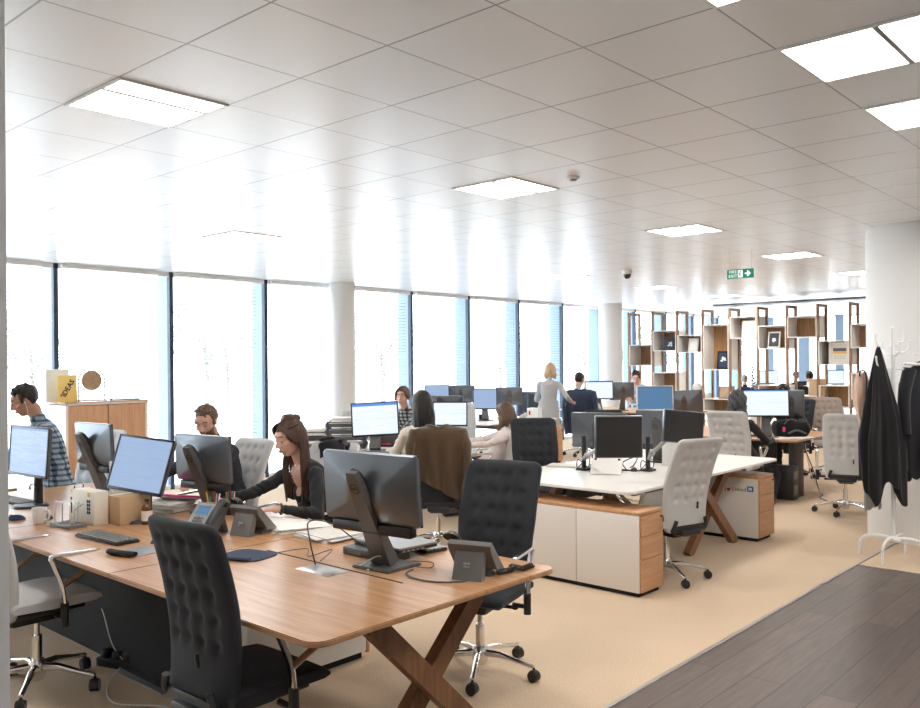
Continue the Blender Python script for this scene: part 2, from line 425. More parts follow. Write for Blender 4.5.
lamp(20, 4, 'square recessed ceiling light half hidden by the wide white column')
lamp(5, 10, 'faint square ceiling light close to the window wall, above the bearded man')
lamp(15, 10, 'faint square ceiling light near the windows, beside the dome camera')
lamp(20, 10, 'faint square ceiling light furthest away, in front of the shelving unit')
for ij in ((10, -1), (25, 4), (30, 4), (25, 10), (30, 10), (30, -1)): lamp(*ij, 'recessed ceiling light out of view of the photo', 'ceiling lights outside the view')

# smoke detector, dome camera
p = at(573, 177, CEIL); g = empty('smoke_detector', p, 0, 'small round white smoke detector on the ceiling', 'detector')
m = MB(); m.lathe([(.045, 0), (.045, -.008), (.035, -.018)]); m.build('base', 'white_plastic', g)
m = MB(); m.lathe([(.025, -.018), (.022, -.026), (.01, -.028)]); m.build('sensor_cap', 'silver_plastic', g)
p = at(627, 270, CEIL); g = empty('dome_camera', p, 0, 'small dome security camera hanging under the ceiling left of the exit sign', 'camera')
m = MB(); m.lathe([(.07, 0), (.07, -.05), (.06, -.06)]); m.build('housing', 'white_plastic', g)
m = MB(); m.ball((0, 0, -.065), (.055, .055, .06)); m.build('dome', 'stand_grey', g)

# exit sign: green panel on two wires, facing the camera's side of the room (-x)
g = empty('exit_sign', (9.2, 4.02, 2.67), 0, 'green hanging fire exit sign with running figure and white arrow', 'sign')
m = MB(); m.box((0, 0, 0), (.012, .31, .105), .003); m.build('sign_panel', 'exit_green', g)
m = MB(); m.text('FIRE', .05, face_nx((-.0068, .085, .024))); m.text('EXIT', .05, face_nx((-.0068, .085, -.024))); m.build('sign_lettering', 'exit_white', g)
m = MB(); m.box((-.0068, -.002, 0), (.0016, .055, .082)); m.build('door_pictogram', 'exit_white', g)
m = MB(); m.ball((-.0078, -.006, .026), (.001, .008, .008), 12)
for a, b in (((.002, .014), (.006, -.010)), ((.004, .010), (-.016, .002)), ((.002, .012), (.018, .0)), ((.006, -.010), (.018, -.026)), ((.006, -.010), (-.010, -.018)), ((-.010, -.018), (-.012, -.034))):
    m.cyl((-.0078, a[0], a[1]), (-.0078, b[0], b[1]), .0035, seg=6)
m.build('running_figure', 'exit_green', g)
m = MB(); m.box((-.0068, -.085, 0), (.0016, .06, .016))
m.box((-.0068, -.098, .013), (.0016, .046, .016), rot=(R(45), 0, 0)); m.box((-.0068, -.098, -.013), (.0016, .046, .016), rot=(R(-45), 0, 0)); m.build('arrow', 'exit_white', g)
for s in (-1, 1): m = MB(); m.cyl((0, s*.13, .05), (0, s*.13, .28), .0015, seg=6); m.build('wire', 'satin_metal', g)

# ------------------------------------------------------------------ outdoors: pavement and a row of trees
m = MB(); m.box((16, 50, -.35), (160, 78, .3)); m.build('ground_outside', 'column_paint')['kind'] = 'structure'
m = MB(); m.box((60, -5, -.36), (69.6, 40, .28)); o = m.build('ground_beyond', 'column_paint'); o['kind'] = 'structure'
simple('leaf', (.30, .36, .30), .7, vary=.4, bscale=3); simple('bark', (.22, .19, .16), .8)
rt = random.Random(5)
for i in range(15):
    x = -1+i*4.4+rt.uniform(-.2, .2); y = 27+5*(i % 2)+rt.uniform(-1, 1); h = rt.uniform(3.3, 4.3)
    g = empty('street_tree', (x, y, -.2), 0, 'pale leafy tree outside, seen hazily through the blinds', 'tree', 'trees outside the windows')
    m = MB(); m.tube([(0, 0, 0), (.05, .02, h*.3), (0, .1, h*.7)], lambda t: .11*(1-.6*t), 8)
    for a in range(5):
        an = a*1.26+i; m.tube([(0, .05, h*.4+.1*a), (math.cos(an)*.5, math.sin(an)*.5, h*.6+.1*a), (math.cos(an)*.9, math.sin(an)*.9, h*.8)], .03, 6)
    m.build('trunk', 'bark', g)
    t = bmesh.new()
    for _ in range(1500):
        u = Vector((rt.gauss(0, 1), rt.gauss(0, 1), rt.gauss(0, 1))).normalized()*rt.uniform(.35, 1)**.5
        c = Vector((u.x*1.9, u.y*1.5, h*.72+u.z*h*.36)); c += Vector(noise.noise_vector(c*1.1))*.45
        a = Vector((rt.gauss(0, 1), rt.gauss(0, 1), rt.gauss(0, 1))).normalized()*.085; b = a.orthogonal().normalized()*.05
        t.faces.new([t.verts.new(c-a), t.verts.new(c+b), t.verts.new(c+a), t.verts.new(c-b)])
    m = MB(); m._add(t); m.build('foliage', 'leaf', g)

# ------------------------------------------------------------------ office chair (front = local +x)
RECL = 1.0
def back_point(u, v, side, W=.235, tuft=True):
    """u -1..1 across, v 0..1 up; side +1 front face, -1 rear face"""
    z = .40+v*.72
    x = -.215-.05*v*RECL-.115*v*v*RECL+.028*math.sin(v*PI*1.15)
    w = W*(.88+.14*min(1, v*1.8)-.03*v)
    r = .05
    zt = (1-v)*.72
    if zt < r: w -= r-math.sqrt(max(0, r*r-(r-zt)**2))
    if v*.72 < r: w -= (r-math.sqrt(max(0, r*r-(r-v*.72)**2)))*.8
    e = max(0, 1-abs(u)**6)*max(0, 1-abs(2*v-1)**14)
    th = .010+.022*e**.5
    d = 0
    if tuft:
        for i in range(4):
            for j in range(5):
                du = (u*w-(-.135+.09*i))/.024; dv = (z-(.655+.098*j))/.022
                q = du*du+dv*dv
                if q < 9: d += math.exp(-q)*.014
        if z > .6:       # shallow pleats run from button to button
            k = min(1, (z-.6)*14)*min(1, max(0, (1.085-z)*20))
            d += .0045*k*(.5+.5*math.cos((u*w+.135)/.09*2*PI)) if abs(u*w) < .17 else 0
            d += .0025*k*(.5+.5*math.cos((z-.655)/.098*2*PI)) if abs(u*w) < .17 else 0
    x += side*(th-d)+.03*(u*u)*(.6)
    return Vector((x, u*w, z))
def make_chair(fab, shell=None):
    g = empty('office_chair', (0, 0, 0))
    m = MB(); nu, nv = 44, 64
    t = bmesh.new()
    A = [[t.verts.new(back_point(-1+2*i/nu, j/nv, 1)) for j in range(nv+1)] for i in range(nu+1)]
    B = [[t.verts.new(back_point(-1+2*i/nu, j/nv, -1)) for j in range(nv+1)] for i in range(nu+1)]
    for i in range(nu):
        for j in range(nv):
            t.faces.new((A[i][j], A[i+1][j], A[i+1][j+1], A[i][j+1])); t.faces.new((B[i][j+1], B[i+1][j+1], B[i+1][j], B[i][j]))
    for i in range(nu):
        t.faces.new((A[i][0], B[i][0], B[i+1][0], A[i+1][0])); t.faces.new((A[i+1][nv], B[i+1][nv], B[i][nv], A[i][nv]))
    for j in range(nv):
        t.faces.new((A[0][j+1], B[0][j+1], B[0][j], A[0][j])); t.faces.new((A[nu][j], B[nu][j], B[nu][j+1], A[nu][j+1]))
    bmesh.ops.recalc_face_normals(t, faces=t.faces)
    m._add(t); b = m.build('backrest', fab, g, 80)
    m = MB(); m.box((-.262, -.07, .60), (.016, .012, .055), .005, rot=(0, R(-6), R(0))); m.build('lumbar_lever', 'black_plastic', b)
    m = MB()     # upholstered seat: soft block with a waterfall front
    pr = [(-.215, .435), (-.22, .47), (-.2, .495), (-.05, .50), (.12, .502), (.2, .492), (.245, .465), (.25, .44), (.22, .425), (0, .425)]
    rs = []
    for k in range(17):
        u = -1+2*k/16; s = (1-abs(u)**5)**.5 if abs(u) < 1 else 0.0
        s = .55+.45*s
        rs.append([Vector((x*(.9+.1*s), u*.235, .46+(z-.46)*s)) for x, z in pr])
    m.rings(rs); m.build('seat', fab, g, 60)
    m = MB(); m.box((-.01, 0, .415), (.36, .38, .022), .01); m.build('seat_pan', 'black_plastic', g)
    m = MB(); m.box((-.03, 0, .375), (.26, .16, .065), .02); m.box((-.20, 0, .40), (.16, .20, .05), .02); m.cyl((-.02, .08, .375), (-.02, .19, .375), .010); m.ball((-.02, .2, .375), (.02, .02, .012))
    m.build('tilt_mechanism', 'black_plastic', g)
    m = MB(); m.tube([(-.16, -.12, .40), (-.245, -.17, .43), (-.262, -.15, .50)], .016, 8); m.tube([(-.16, .12, .40), (-.245, .17, .43), (-.262, .15, .50)], .016, 8); m.box((-.245, 0, .43), (.02, .34, .05), .008); m.build('back_support', 'black_plastic', g)
    m = MB(); m.cyl((0, 0, .26), (0, 0, .36), .014, seg=16); m.cyl((0, 0, .10), (0, 0, .27), .025, seg=20); m.build('gas_column', 'chrome', g)
    m = MB(); m.lathe([(.03, .05), (.042, .07), (.045, .13), (.035, .15)]); m.build('base_hub', 'chrome', g)
    for k in range(5):
        a = 2*PI*k/5+.3; c, s = math.cos(a), math.sin(a)
        m = MB(); rs = []
        for q, (r, z, w, h) in enumerate([(.03, .115, .020, .022), (.12, .117, .017, .017), (.24, .092, .013, .012), (.315, .078, .012, .011)]):
            rs.append([Vector((c*r-s*w*math.cos(2*PI*j/10), s*r+c*w*math.cos(2*PI*j/10), z+h*math.sin(2*PI*j/10))) for j in range(10)])
        m.rings(rs); l = m.build('base_leg', 'chrome', g)
        m = MB(); px, py = c*.315, s*.315
        b2 = a+1.2+k*1.7; dx, dy = math.cos(b2), math.sin(b2)
        for w in (-.014, .014):
            m.cyl((px-dy*(w-.008), py+dx*(w-.008), .031), (px-dy*(w+.008), py+dx*(w+.008), .031), .029, seg=18)
        m.cyl((px, py, .03), (px, py, .075), .007, seg=8); m.cyl((px-dy*.012, py+dx*.012, .034), (px+dy*.012, py-dx*.012, .034), .031, seg=14)
        m.build('castor', 'black_plastic', l)
    for s in (-1, 1):
        m = MB(); y = s*.285
        m.tube([(.01, s*.20, .40), (.012, s*.275, .40), (.015, y, .44)], .013, 8)
        m.cyl((.015, y, .36), (.015, y, .47), .02, seg=14)
        sl = m.build('armrest_sleeve', 'black_plastic', g)
        m = MB(); m.tube([(.015, y, .46), (.0, y, .56), (-.045, y, .67), (-.05, y, .685), (-.03, y, .695), (.12, y, .69), (.19, y, .685), (.205, y, .665), (.19, y, .64), (.12, y, .60), (.04, y, .565), (.005, y, .55)], .0115, 8, 4, flat=(1.5, 1))
        m.build('armrest', 'satin_metal' if 0 else 'chrome', g)
    return g
PROTO = {}
CHAIRS = 'tufted swivel office chairs'
def chair(x, y, face, fab, label, lift=0, s=1, recl=1.0):
    global RECL
    RECL = recl; key = (fab, recl)
    if key not in PROTO: PROTO[key] = [make_chair(fab), False]
    P = PROTO[key]
    o = copy_tree(P[0]) if P[1] else P[0]
    P[1] = True
    o.location = (x, y, 0); o.rotation_euler = (0, 0, R(face)); o.scale = (1, 1, s)
    return tag(o, label, 'chair', CHAIRS)

chair(1.93, 2.90, 1, 'charcoal_fabric', 'large charcoal tufted office chair in the left foreground, its back to the camera', recl=.45)
chair(3.50, 3.02, 196, 'charcoal_fabric', 'charcoal tufted office chair at the near corner of the oak desk, behind the black phone')
chair(1.80, 4.62, 2, 'grey_fabric', 'pale grey office chair at the far left, only seat and chrome armrest in view', s=1.07)
chair(5.98, 3.23, 73, 'grey_fabric', 'light grey tufted office chair between the two oak drawer cabinets, side on')
chair(9.52, 4.22, 6, 'grey_fabric', 'light grey tufted office chair in which the person with the dark head covering sits')
chair(9.75, 3.08, 20, 'grey_fabric', 'empty light grey tufted office chair beside the wide white column')
chair(6.68, 4.98, 226, 'charcoal_fabric', 'charcoal tufted office chair behind the left end of the white desk')
chair(8.35, 5.15, 232, 'charcoal_fabric', 'charcoal tufted office chair whose top shows just above the switched off monitor')
chair(5.60, 5.33, 45, 'charcoal_fabric', 'dark office chair with the brown jacket over its back')
chair(7.28, 6.10, 122, 'grey_fabric', 'grey office chair in which the woman in the pink top sits')
chair(3.66, 5.86, 184, 'grey_fabric', 'light grey tufted office chair behind the bearded man', s=.97)
chair(3.62, 4.76, 188, 'grey_fabric', 'light grey office chair in which the long haired woman in black sits')
chair(3.15, 7.3, 195, 'pale_fabric', 'pale tufted office chair behind the man in the checked shirt')
chair(7.75, 8.95, 222, 'grey_fabric', 'empty grey tufted office chair seen over the paper trays by the slim column', s=.92)
chair(8.6, 7.75, 225, 'pale_fabric', 'white tufted office chair behind the brown jacket, facing the camera')
chair(12.15, 8.95, 228, 'slate_fabric', 'dark blue grey tufted office chair in front of the standing blonde woman')
chair(12.6, 9.7, 200, 'slate_fabric', 'dark blue grey office chair by the window, left of the standing blonde woman')
chair(12.75, 8.55, 30, 'slate_fabric', 'dark office chair with the navy jacket over its back', s=1.07)
chair(12.15, 6.65, 235, 'grey_fabric', 'grey office chair beyond the white framed monitor, under the tilted wooden plaque')
chair(12.25, 4.62, 180, 'charcoal_fabric', 'dark office chair in which the woman with the grey cardigan sits')
chair(12.9, 4.25, 215, 'taupe_fabric', 'brownish tufted office chair to the right of the woman with the grey cardigan')
chair(13.05, 3.62, 205, 'grey_fabric', 'small light grey tufted office chair behind, beside the white column')
chair(20.85, 8.55, 25, 'pale_fabric', 'pale patterned chair of the dark shirted man beyond the shelving')
chair(18.95, 7.0, 20, 'charcoal_fabric', 'dark chair of the man in the white shirt beyond the shelving')
chair(7.62, 7.80, 205, 'grey_fabric', 'grey office chair of the woman with the patterned top, hidden behind the lit monitor')
chair(22.5, 8.0, 215, 'charcoal_fabric', 'dark chair of the person facing the camera far beyond the shelving')
chair(15.6, 8.72, 200, 'charcoal_fabric', 'dark chair of the man in the light blue shirt')

# ------------------------------------------------------------------ desks
def rounded(x0, y0, x1, y1, r=.05, n=5):
    out = []; R0, R1 = r if isinstance(r, tuple) else (r, r)     # radii of the corners at y0 and at y1
    for cx, cy, a0, r in ((x1-R1, y1-R1, 0, R1), (x0+R1, y1-R1, 90, R1), (x0+R0, y0+R0, 180, R0), (x1-R0, y0+R0, 270, R0)):
        for k in range(n+1):
            a = R(a0+90*k/n); out.append((cx+r*math.cos(a), cy+r*math.sin(a)))
    return out
def bar(m, a, b, w, d, ax):
    """square timber from a to b; w in plane, d across (ax = plane axis 'X' or 'Y')"""
    a = Vector(a); b = Vector(b); dr = (b-a).normalized(); nn = Vector((0, 1, 0)) if ax == 'X' else Vector((1, 0, 0)); q = dr.cross(nn).normalized()
    m.rings([[p+q*w/2*i+nn*d/2*j for i, j in ((-1, -1), (1, -1), (1, 1), (-1, 1))] for p in (a, b)])
def xframe(root, cx, cy, half, ax='X', top=.70, off=.032):
    for s in (-1, 1):
        m = MB()
        n = s*off
        if ax == 'X': bar(m, (cx-s*half, cy+n, 0.0), (cx+s*half, cy+n, top), .085, .06, 'X')
        else: bar(m, (cx+n, cy-s*half, 0.0), (cx+n, cy+s*half, top), .085, .06, 'Y')
        # cut flat at floor and at the underside of the top
        bmesh.ops.bisect_plane(m.bm, geom=m.bm.verts[:]+m.bm.edges[:]+m.bm.faces[:], plane_co=(0, 0, .0), plane_no=(0, 0, -1), clear_outer=True)
        m.build('crossed_leg', 'leg_oak', root, 20)
def desktop(root, x0, y0, x1, y1, mat, r=.05, z=.74, th=.022, name='desktop'):
    m = MB(); m.prism(rounded(x0, y0, x1, y1, r), z-th, z, .004); return m.build(name, mat, root)

# long oak bench on the left
g = empty('oak_bench_desk', (0, 0, 0), 0, 'long oak double desk with crossed legs filling the left foreground', 'desk')
desktop(g, 1.80, 2.30, 3.23, 3.806, 'desk_oak', (.07, .003))
desktop(g, 1.80, 3.81, 3.23, 5.311, 'desk_oak', .003)
desktop(g, 1.80, 5.315, 3.23, 6.85, 'desk_oak', (.003, .05))
for yy in (2.46, 6.65): xframe(g, 2.53, yy, .36)
m = MB(); m.box((2.56, 3.15, .7402), (.012, 1.0, .0015)); m.build('cable_slot', 'black_matt', g)
m = MB(); m.box((2.50, 4.75, .60), (.06, 3.9, .10), .004); m.box((2.30, 4.6, .66), (.04, 4.1, .04)); m.box((2.75, 4.6, .66), (.04, 4.1, .04)); m.build('support_beam', 'dark_panel', g)
m = MB(); m.box((2.26, 5.2, .36), (.02, 2.75, .70), .003); m.build('modesty_panel', 'black_matt', g)
sock = MB(); c = at(325, 571, .7405); sock.box((2.475, 3.10, .7405), (.125, .235, .003), .001); o = sock.build('socket_flap', 'satin_metal', g)
o['label'] = 'dark grey flush power flap'
# drawer cabinets
def cabinet(x0, y0, wx, ly, label, n=2, face='-Y', top='cabinet_oak', h=.61, holes=True):
    g = empty('drawer_cabinet', (x0, y0, 0), 0, label, 'cabinet')
    m = MB(); m.box((wx/2, ly/2, .02), (wx-.05, ly-.05, .04)); m.build('plinth', 'black_matt', g)
    m = MB(); m.box((wx/2, ly/2+.009, .31), (wx-.012, ly-.02, .54)); m.build('carcass', 'leg_oak' if 0 else 'cabinet_oak', g)
    m = MB(); m.box((wx/2, ly/2, h-.012), (wx, ly, .024), .003); m.build('top', top, g)
    L = ly/n
    for k in range(n):
        for sx in (0, 1):
            m = MB(); m.box((.004+sx*(wx-.008), L*(k+.5), .31), (.014, L-.006, .55), .003); m.build('side_panel', 'cream_laminate', g)
    zz = [.035, .27, .435, .583]
    for k in range(3):
        m = MB(); m.box((wx/2, .0, (zz[k]+zz[k+1])/2), (wx-.024, .02, zz[k+1]-zz[k]-.004), .002); d = m.build('drawer', 'cabinet_oak', g)
        if k == 2:
            me = MB(); me.cyl((wx-.05, -.018, .555), (wx-.05, -.008, .555), .009, seg=12); me.box((wx-.05, -.026, .552), (.004, .014, .014)); me.tube([(wx-.05, -.03, .55), (wx-.047, -.032, .53), (wx-.05, -.028, .512)], .006, 6, flat=(1, .5)); me.build('lock_with_keys', 'stand_grey', d)
    return g
cabinet(5.33, 3.09, .34, 1.62, 'white sided oak drawer cabinet nearest the camera, keys in its lock', 3)
c2 = cabinet(7.68, 3.20, .36, 1.25, 'white sided oak drawer cabinet with a small sticker on its side', 1)
# sticker: I (heart) Linked[in]
X0 = 7.68-.0035
def badge(m, txt, y, z, sz): m.text(txt, sz, face_nx((X0-7.68, y-3.2, z)), .0006)
m = MB(); badge(m, 'I', 3.52, .462, .05); badge(m, 'Linked', 3.385, .478, .052); m.build('sticker_lettering', 'ink', c2)
m = MB(); yy, zz = 3.487-3.2, .468
m.cyl((X0-7.68-.0005, yy+.008, zz+.006), (X0-7.68+.001, yy+.008, zz+.006), .010, seg=14); m.cyl((X0-7.68-.0005, yy-.008, zz+.006), (X0-7.68+.001, yy-.008, zz+.006), .010, seg=14); m.box((X0-7.68, yy, zz-.002), (.0012, .022, .022), rot=(R(45), 0, 0)); m.build('sticker_heart', 'red', c2)
m = MB(); m.box((X0-7.68, 3.275-3.2, .49), (.001, .062, .05)); o = m.build('sticker_badge', 'badge_blue', c2)
m = MB(); m.text('in', .045, face_nx((X0-7.68-.0008, 3.275-3.2, .492))); m.build('badge_lettering', 'exit_white', o)
# white cabinet under the near end of the oak bench
g = empty('drawer_cabinet', (2.45, 3.66, 0), 0, 'low white cabinet standing on the carpet under the left oak desk', 'cabinet')
m = MB(); m.box((.40, .17, .31), (.80, .32, .54), .003); m.build('carcass', 'white_laminate', g)
m = MB(); m.box((.81, .17, .31), (.02, .33, .56), .002); m.build('drawer', 'cabinet_oak', g)
m = MB(); m.box((.4, .17, .02), (.76, .28, .04)); m.build('plinth', 'black_matt', g)
m = MB(); m.box((.405, .17, .593), (.83, .34, .024), .002); m.build('top', 'cabinet_oak', g)

# white bench desk in the middle
g = empty('white_bench_desk', (0, 0, 0), 0, 'white topped desk with crossed oak legs in the middle of the room', 'desk')
desktop(g, 5.38, 3.19, 8.17, 4.62, 'white_laminate', .09, name='desktop')
xframe(g, 7.17, 3.42, .40); xframe(g, 7.04, 4.4, .40); xframe(g, 6.0, 4.4, .36)
m = MB(); m.box((6.8, 3.9, .63), (2.3, .08, .10), .004); m.box((6.8, 3.6, .675), (2.4, .04, .05)); m.box((6.8, 4.25, .675), (2.4, .04, .05)); m.build('support_beam', 'dark_panel', g)
m = MB(); m.box((6.62, 3.46, .655), (1.5, .03, .05)); m.build('cable_tray', 'leg_oak', g)

# further benches
def bench(x0, y0, x1, y1, top, label, panel=None, legs=True):
    g = empty('bench_desk', (0, 0, 0), 0, label, 'desk')
    desktop(g, x0, y0, x1, y1, top, .05)
    cx = (x0+x1)/2
    if panel:
        m = MB(); m.box((cx-.25, y0+.18, .36), (.34, .06, .72), .004); m.build('end_panel', 'dark_panel', g)
        m = MB(); m.box((cx-.05, (y0+y1)/2+.2, .40), (.02, (y1-y0)-.6, .56)); m.build('modesty_panel', 'dark_panel', g)
    else:
        xframe(g, cx, y0+.3, .4); xframe(g, cx, y1-.3, .4)
        m = MB(); m.box((cx, (y0+y1)/2, .63), (.08, (y1-y0)-.8, .10)); m.build('support_beam', 'dark_panel', g)
    return g
bench(5.98, 6.10, 6.98, 8.0, 'white_laminate', 'white desk where the woman in the beige top and the woman opposite her sit')
bench(9.98, 3.72, 11.55, 6.75, 'cabinet_oak', 'oak topped desk on a dark end panel near the wide white column', True)
bench(9.9, 8.0+.35, 11.75, 10.1, 'white_laminate', 'white desk near the windows with a group of monitors')
bench(13.75, 7.2, 15.2, 9.9, 'cabinet_oak', 'desk where the man with the navy jacket works')
bench(19.6, 4.8, 21.2, 8.2, 'white_laminate', 'white desk with blue screens beyond the open shelving')
cabinet(11.35, 8.22, .34, 1.0, 'pale drawer cabinet with oak edge at the end of the far white desk', 1)
desk_small = empty('side_desk', (0, 0, 0), 0, 'oak desk at the left edge where the man in the checked shirt sits', 'desk')
desktop(desk_small, 1.5, 7.0, 2.6, 8.4, 'desk_oak', .03)
for (a, b) in ((1.6, 7.1), (2.5, 7.1), (1.6, 8.3), (2.5, 8.3)): m = MB(); m.box((a, b, .36), (.05, .05, .716)); m.build('leg', 'satin_metal', desk_small)

# oak storage cabinet by the window
g = empty('storage_cabinet', (4.13, 9.75, 0), 0, 'oak fronted storage cabinet with white frame in front of the windows', 'cabinet')
m = MB(); m.box((.01, .22, .64), (.03, .46, 1.22)); m.box((.97, .22, .64), (.03, .46, 1.22)); m.box((.49, .22, 1.248), (.99, .46, .022), .002); m.box((.49, .44, .64), (.96, .02, 1.2)); m.build('carcass', 'white_laminate', g)
m = MB(); m.box((.49, .22, .05), (.96, .42, .09)); m.build('plinth', 'white_laminate', g)
m = MB(); m.box((.49, .22, 1.266), (1.0, .47, .012)); m.build('top', 'cabinet_oak', g)
for k in (0, 1):
    m = MB(); m.box((.255+.47*k, -.0, .665), (.462, .018, 1.13), .002); d = m.build('door', 'cabinet_oak_up', g)
    m = MB(); m.cyl((.46+.06*k, -.03, .60), (.46+.06*k, -.008, .60), .008, seg=10); m.build('handle', 'stand_grey', d)
# white box panel beside it, picture, round straw disc in its stand, small things
g = tag(empty('white_board', (4.12, 10.02, 1.272)), 'plain white panel standing at the left end of the oak storage cabinet', 'board')
m = MB(); m.box((.03, 0, .19), (.26, .03, .38), .004); m.build('panel', 'white_paint', g)
m = MB(); m.box((.06, .05, .01), (.3, .12, .02)); m.build('foot', 'white_laminate', g)
g = empty('poster', (4.20, 9.86, 1.272), 0, 'yellow card with the word IDEAS in slanted black letters, on the cabinet', 'poster')
m = MB(); m.box((0, 0, .155), (.215, .012, .31), .002, rot=(R(-4), 0, 0)); m.build('card', 'yellow_card', g)
Mx = Matrix.Translation((.0, -.009, .155)) @ Euler((R(-4), 0, 0)).to_matrix().to_4x4() @ face_ny((0, 0, 0)) @ Matrix.Rotation(R(58), 4, 'Z')
m = MB()
for dx_ in (-.0025, 0, .0025): m.text("'IDEAS", .082, Mx @ Matrix.Translation((dx_, dx_*.6, 0)))
m.build('lettering', 'ink', g, 20)
g = empty('straw_disc_ornament', (4.49, 9.88, 1.272), 0, 'round woven straw disc hung in an arched wire stand on the cabinet', 'ornament')
m = MB(); pts = [(-.155, 0, .01)]+[(-.155, 0, .1)]+[(math.cos(a)*.155, 0, .235+math.sin(a)*.155) for a in [PI-PI*k/10 for k in range(11)]]+[(.155, 0, .1), (.155, 0, .01)]
m.tube(pts, .007, 6); m.tube([(-.155, -.05, .006), (-.155, .08, .006)], .005, 6, 1); m.tube([(.155, -.05, .006), (.155, .08, .006)], .005, 6, 1); m.tube([(-.155, .08, .006), (.155, .08, .006)], .005, 6, 1); m.build('wire_stand', 'stand_grey', g)
m = MB(); m.cyl((0, -.008, .245), (0, .008, .245), .118, seg=40); d = m.build('disc', 'straw', g)
m = MB()
for k in range(16): a = k*PI/8; m.cyl((math.cos(a)*.01, -.010, .245+math.sin(a)*.01), (math.cos(a)*.113, -.010, .245+math.sin(a)*.113), .003, seg=5)
m.build('woven_ribs', 'straw', d)
g = empty('glass_tumbler', (5.0, 9.86, 1.272), 0, 'small clear glass stand at the right end of the oak cabinet', 'ornament')
m = MB(); m.box((0, 0, .006), (.11, .08, .012), .002); m.build('base', 'navy_frame', g)
m = MB(); m.tube([(-.05, 0, .01), (-.05, 0, .13)], .003, 6, 1); m.tube([(.05, 0, .01), (.05, 0, .13)], .003, 6, 1); m.tube([(-.05, 0, .05), (.05, 0, .05)], .002, 6, 1); m.build('wire_uprights', 'steel_grid', g)
g = empty('letter_opener', (4.80, 9.80, 1.272), 4, 'thin dark rod lying on the oak cabinet', 'rod')
m = MB(); m.cyl((-.11, 0, .008), (.11, 0, .008), .006, seg=8); m.build('shaft', 'stand_grey', g); m = MB(); m.ball((-.12, 0, .012), (.016, .012, .012), 10); m.build('knob', 'black_plastic', g)

# ------------------------------------------------------------------ open shelving unit between the two rooms
SX, SP, SD = 16.5, .5855, .50
g = empty('shelving_unit', (SX, 9.81, 0), 0, 'tall open shelving unit of white boxes and oak frames dividing the room', 'shelves')
cols = 12
rt = random.Random(3)
for j in range(cols):
    y = -SP*j
    m = MB(); w = .055; T = 2.76
    for x in (w/2, SD-w/2): m.box((x, y-.012, T/2), (w, .045, T))
    for z in (T-w/2, w/2): m.box((SD/2, y-.012, z), (SD-2*w, .045, w))
    m.build('side_frame', 'frame_oak', g)
boxes = {0: [(1.58, 2.05), (.72, 1.13)], 1: [(1.90, 2.345), (1.0, 1.44)], 2: [(1.86, 2.235), (.70, 1.0)], 3: [(1.49, 2.435), (.55, .90)], 4: [(2.125, 2.575), (.6, 1.05)], 5: [(1.91, 2.375), (.75, 1.195)], 6: [(2.12, 2.53), (.55, 1.0)],
         7: [(1.59, 2.05), (.78, 1.205)], 8: [(1.90, 2.35), (.95, 1.44)], 9: [(1.5, 2.0), (.8, 1.2)], 10: [(2.0, 2.45), (.9, 1.3)], 11: [(1.6, 2.1), (.7, 1.1)]}
for j, bl in boxes.items():
    y1 = -SP*j-.026; y0 = y1-SP+.03
    for (z0, z1) in bl:
        t_ = .018; m = MB()
        m.box((SD/2, (y0+y1)/2, z0+t_/2), (SD+.01, y1-y0, t_)); m.box((SD/2, (y0+y1)/2, z1-t_/2), (SD+.01, y1-y0, t_))
        m.box((SD/2, y0+t_/2, (z0+z1)/2), (SD+.01, t_, z1-z0-2*t_)); m.box((SD/2, y1-t_/2, (z0+z1)/2), (SD+.01, t_, z1-z0-2*t_))
        b = m.build('box', 'white_laminate', g)
        m = MB(); m.box((SD-.02, (y0+y1)/2, (z0+z1)/2), (.014, y1-y0-.04, z1-z0-.04)); m.build('back_panel', 'shelf_oak', b)
# things on the shelves
def shelf_frame(j, z, w, h, fmat, pic, label, dy=0, tilt=-10, kind='picture_frame', cat='picture', deco=None, dx=.12):
    y = 9.81-SP*j-SP/2+dy
    g = empty(kind, (SX+dx, y, z), 0, label, cat)
    rt_ = (0, R(-tilt), 0)
    Mt = Euler((0, R(-tilt), 0)).to_matrix().to_4x4()
    m = MB(); m.box((0, 0, h/2), (.018, w, h), .003, M=Mt); m.build('frame', fmat, g)
    if pic:
        m = MB(); m.box((-.0095, 0, h/2), (.003, w*.8, h*.82), M=Mt); p = m.build('picture', pic, g)
        if deco: deco(p, w, h, Mt)
    m = MB(); m.tube([Mt @ Vector((.01, 0, h*.6)), (h*.35, 0, .005)], .006, 6, 1); m.build('strut', 'stand_grey', g)
    return g
def splash(p, w, h, Mt):
    m = MB(); r = random.Random(int(w*1000))
    for _ in range(12): a = r.uniform(0, 6.28); q = r.uniform(0, .22)*w; m.ball(Mt @ Vector((-.012, math.cos(a)*q, h/2+math.sin(a)*q)), (.001, r.uniform(.01, .03), r.uniform(.008, .03)), 8)
    m.build('pale_motif', 'white_plastic', p)
def bands(p, w, h, Mt):
    for z, hh, mt in ((.66, .16, 'stand_grey'), (.52, .07, 'orange_paper')):
        m = MB(); m.box((-.0118, 0, h*z), (.001, w*.6, h*hh), M=Mt); m.build('colour_band', mt, p)
    m = MB()
    for r_ in range(2):
        for c_ in range(4): m.box((-.0118, (-.2+.13*c_)*w, h*(.36-.1*r_)), (.001, w*.06, h*.02), M=Mt)
    m.build('small_marks', 'ink', p)
shelf_frame(1, 1.918, .32, .27, 'navy_frame', 'slate_fabric', 'dark picture with a pale splash in the second white box', -.07, deco=splash)
shelf_frame(2, 1.878, .22, .29, 'ivory_card', 'paper', 'white page leaning in the third white box', -.03, cat='page')
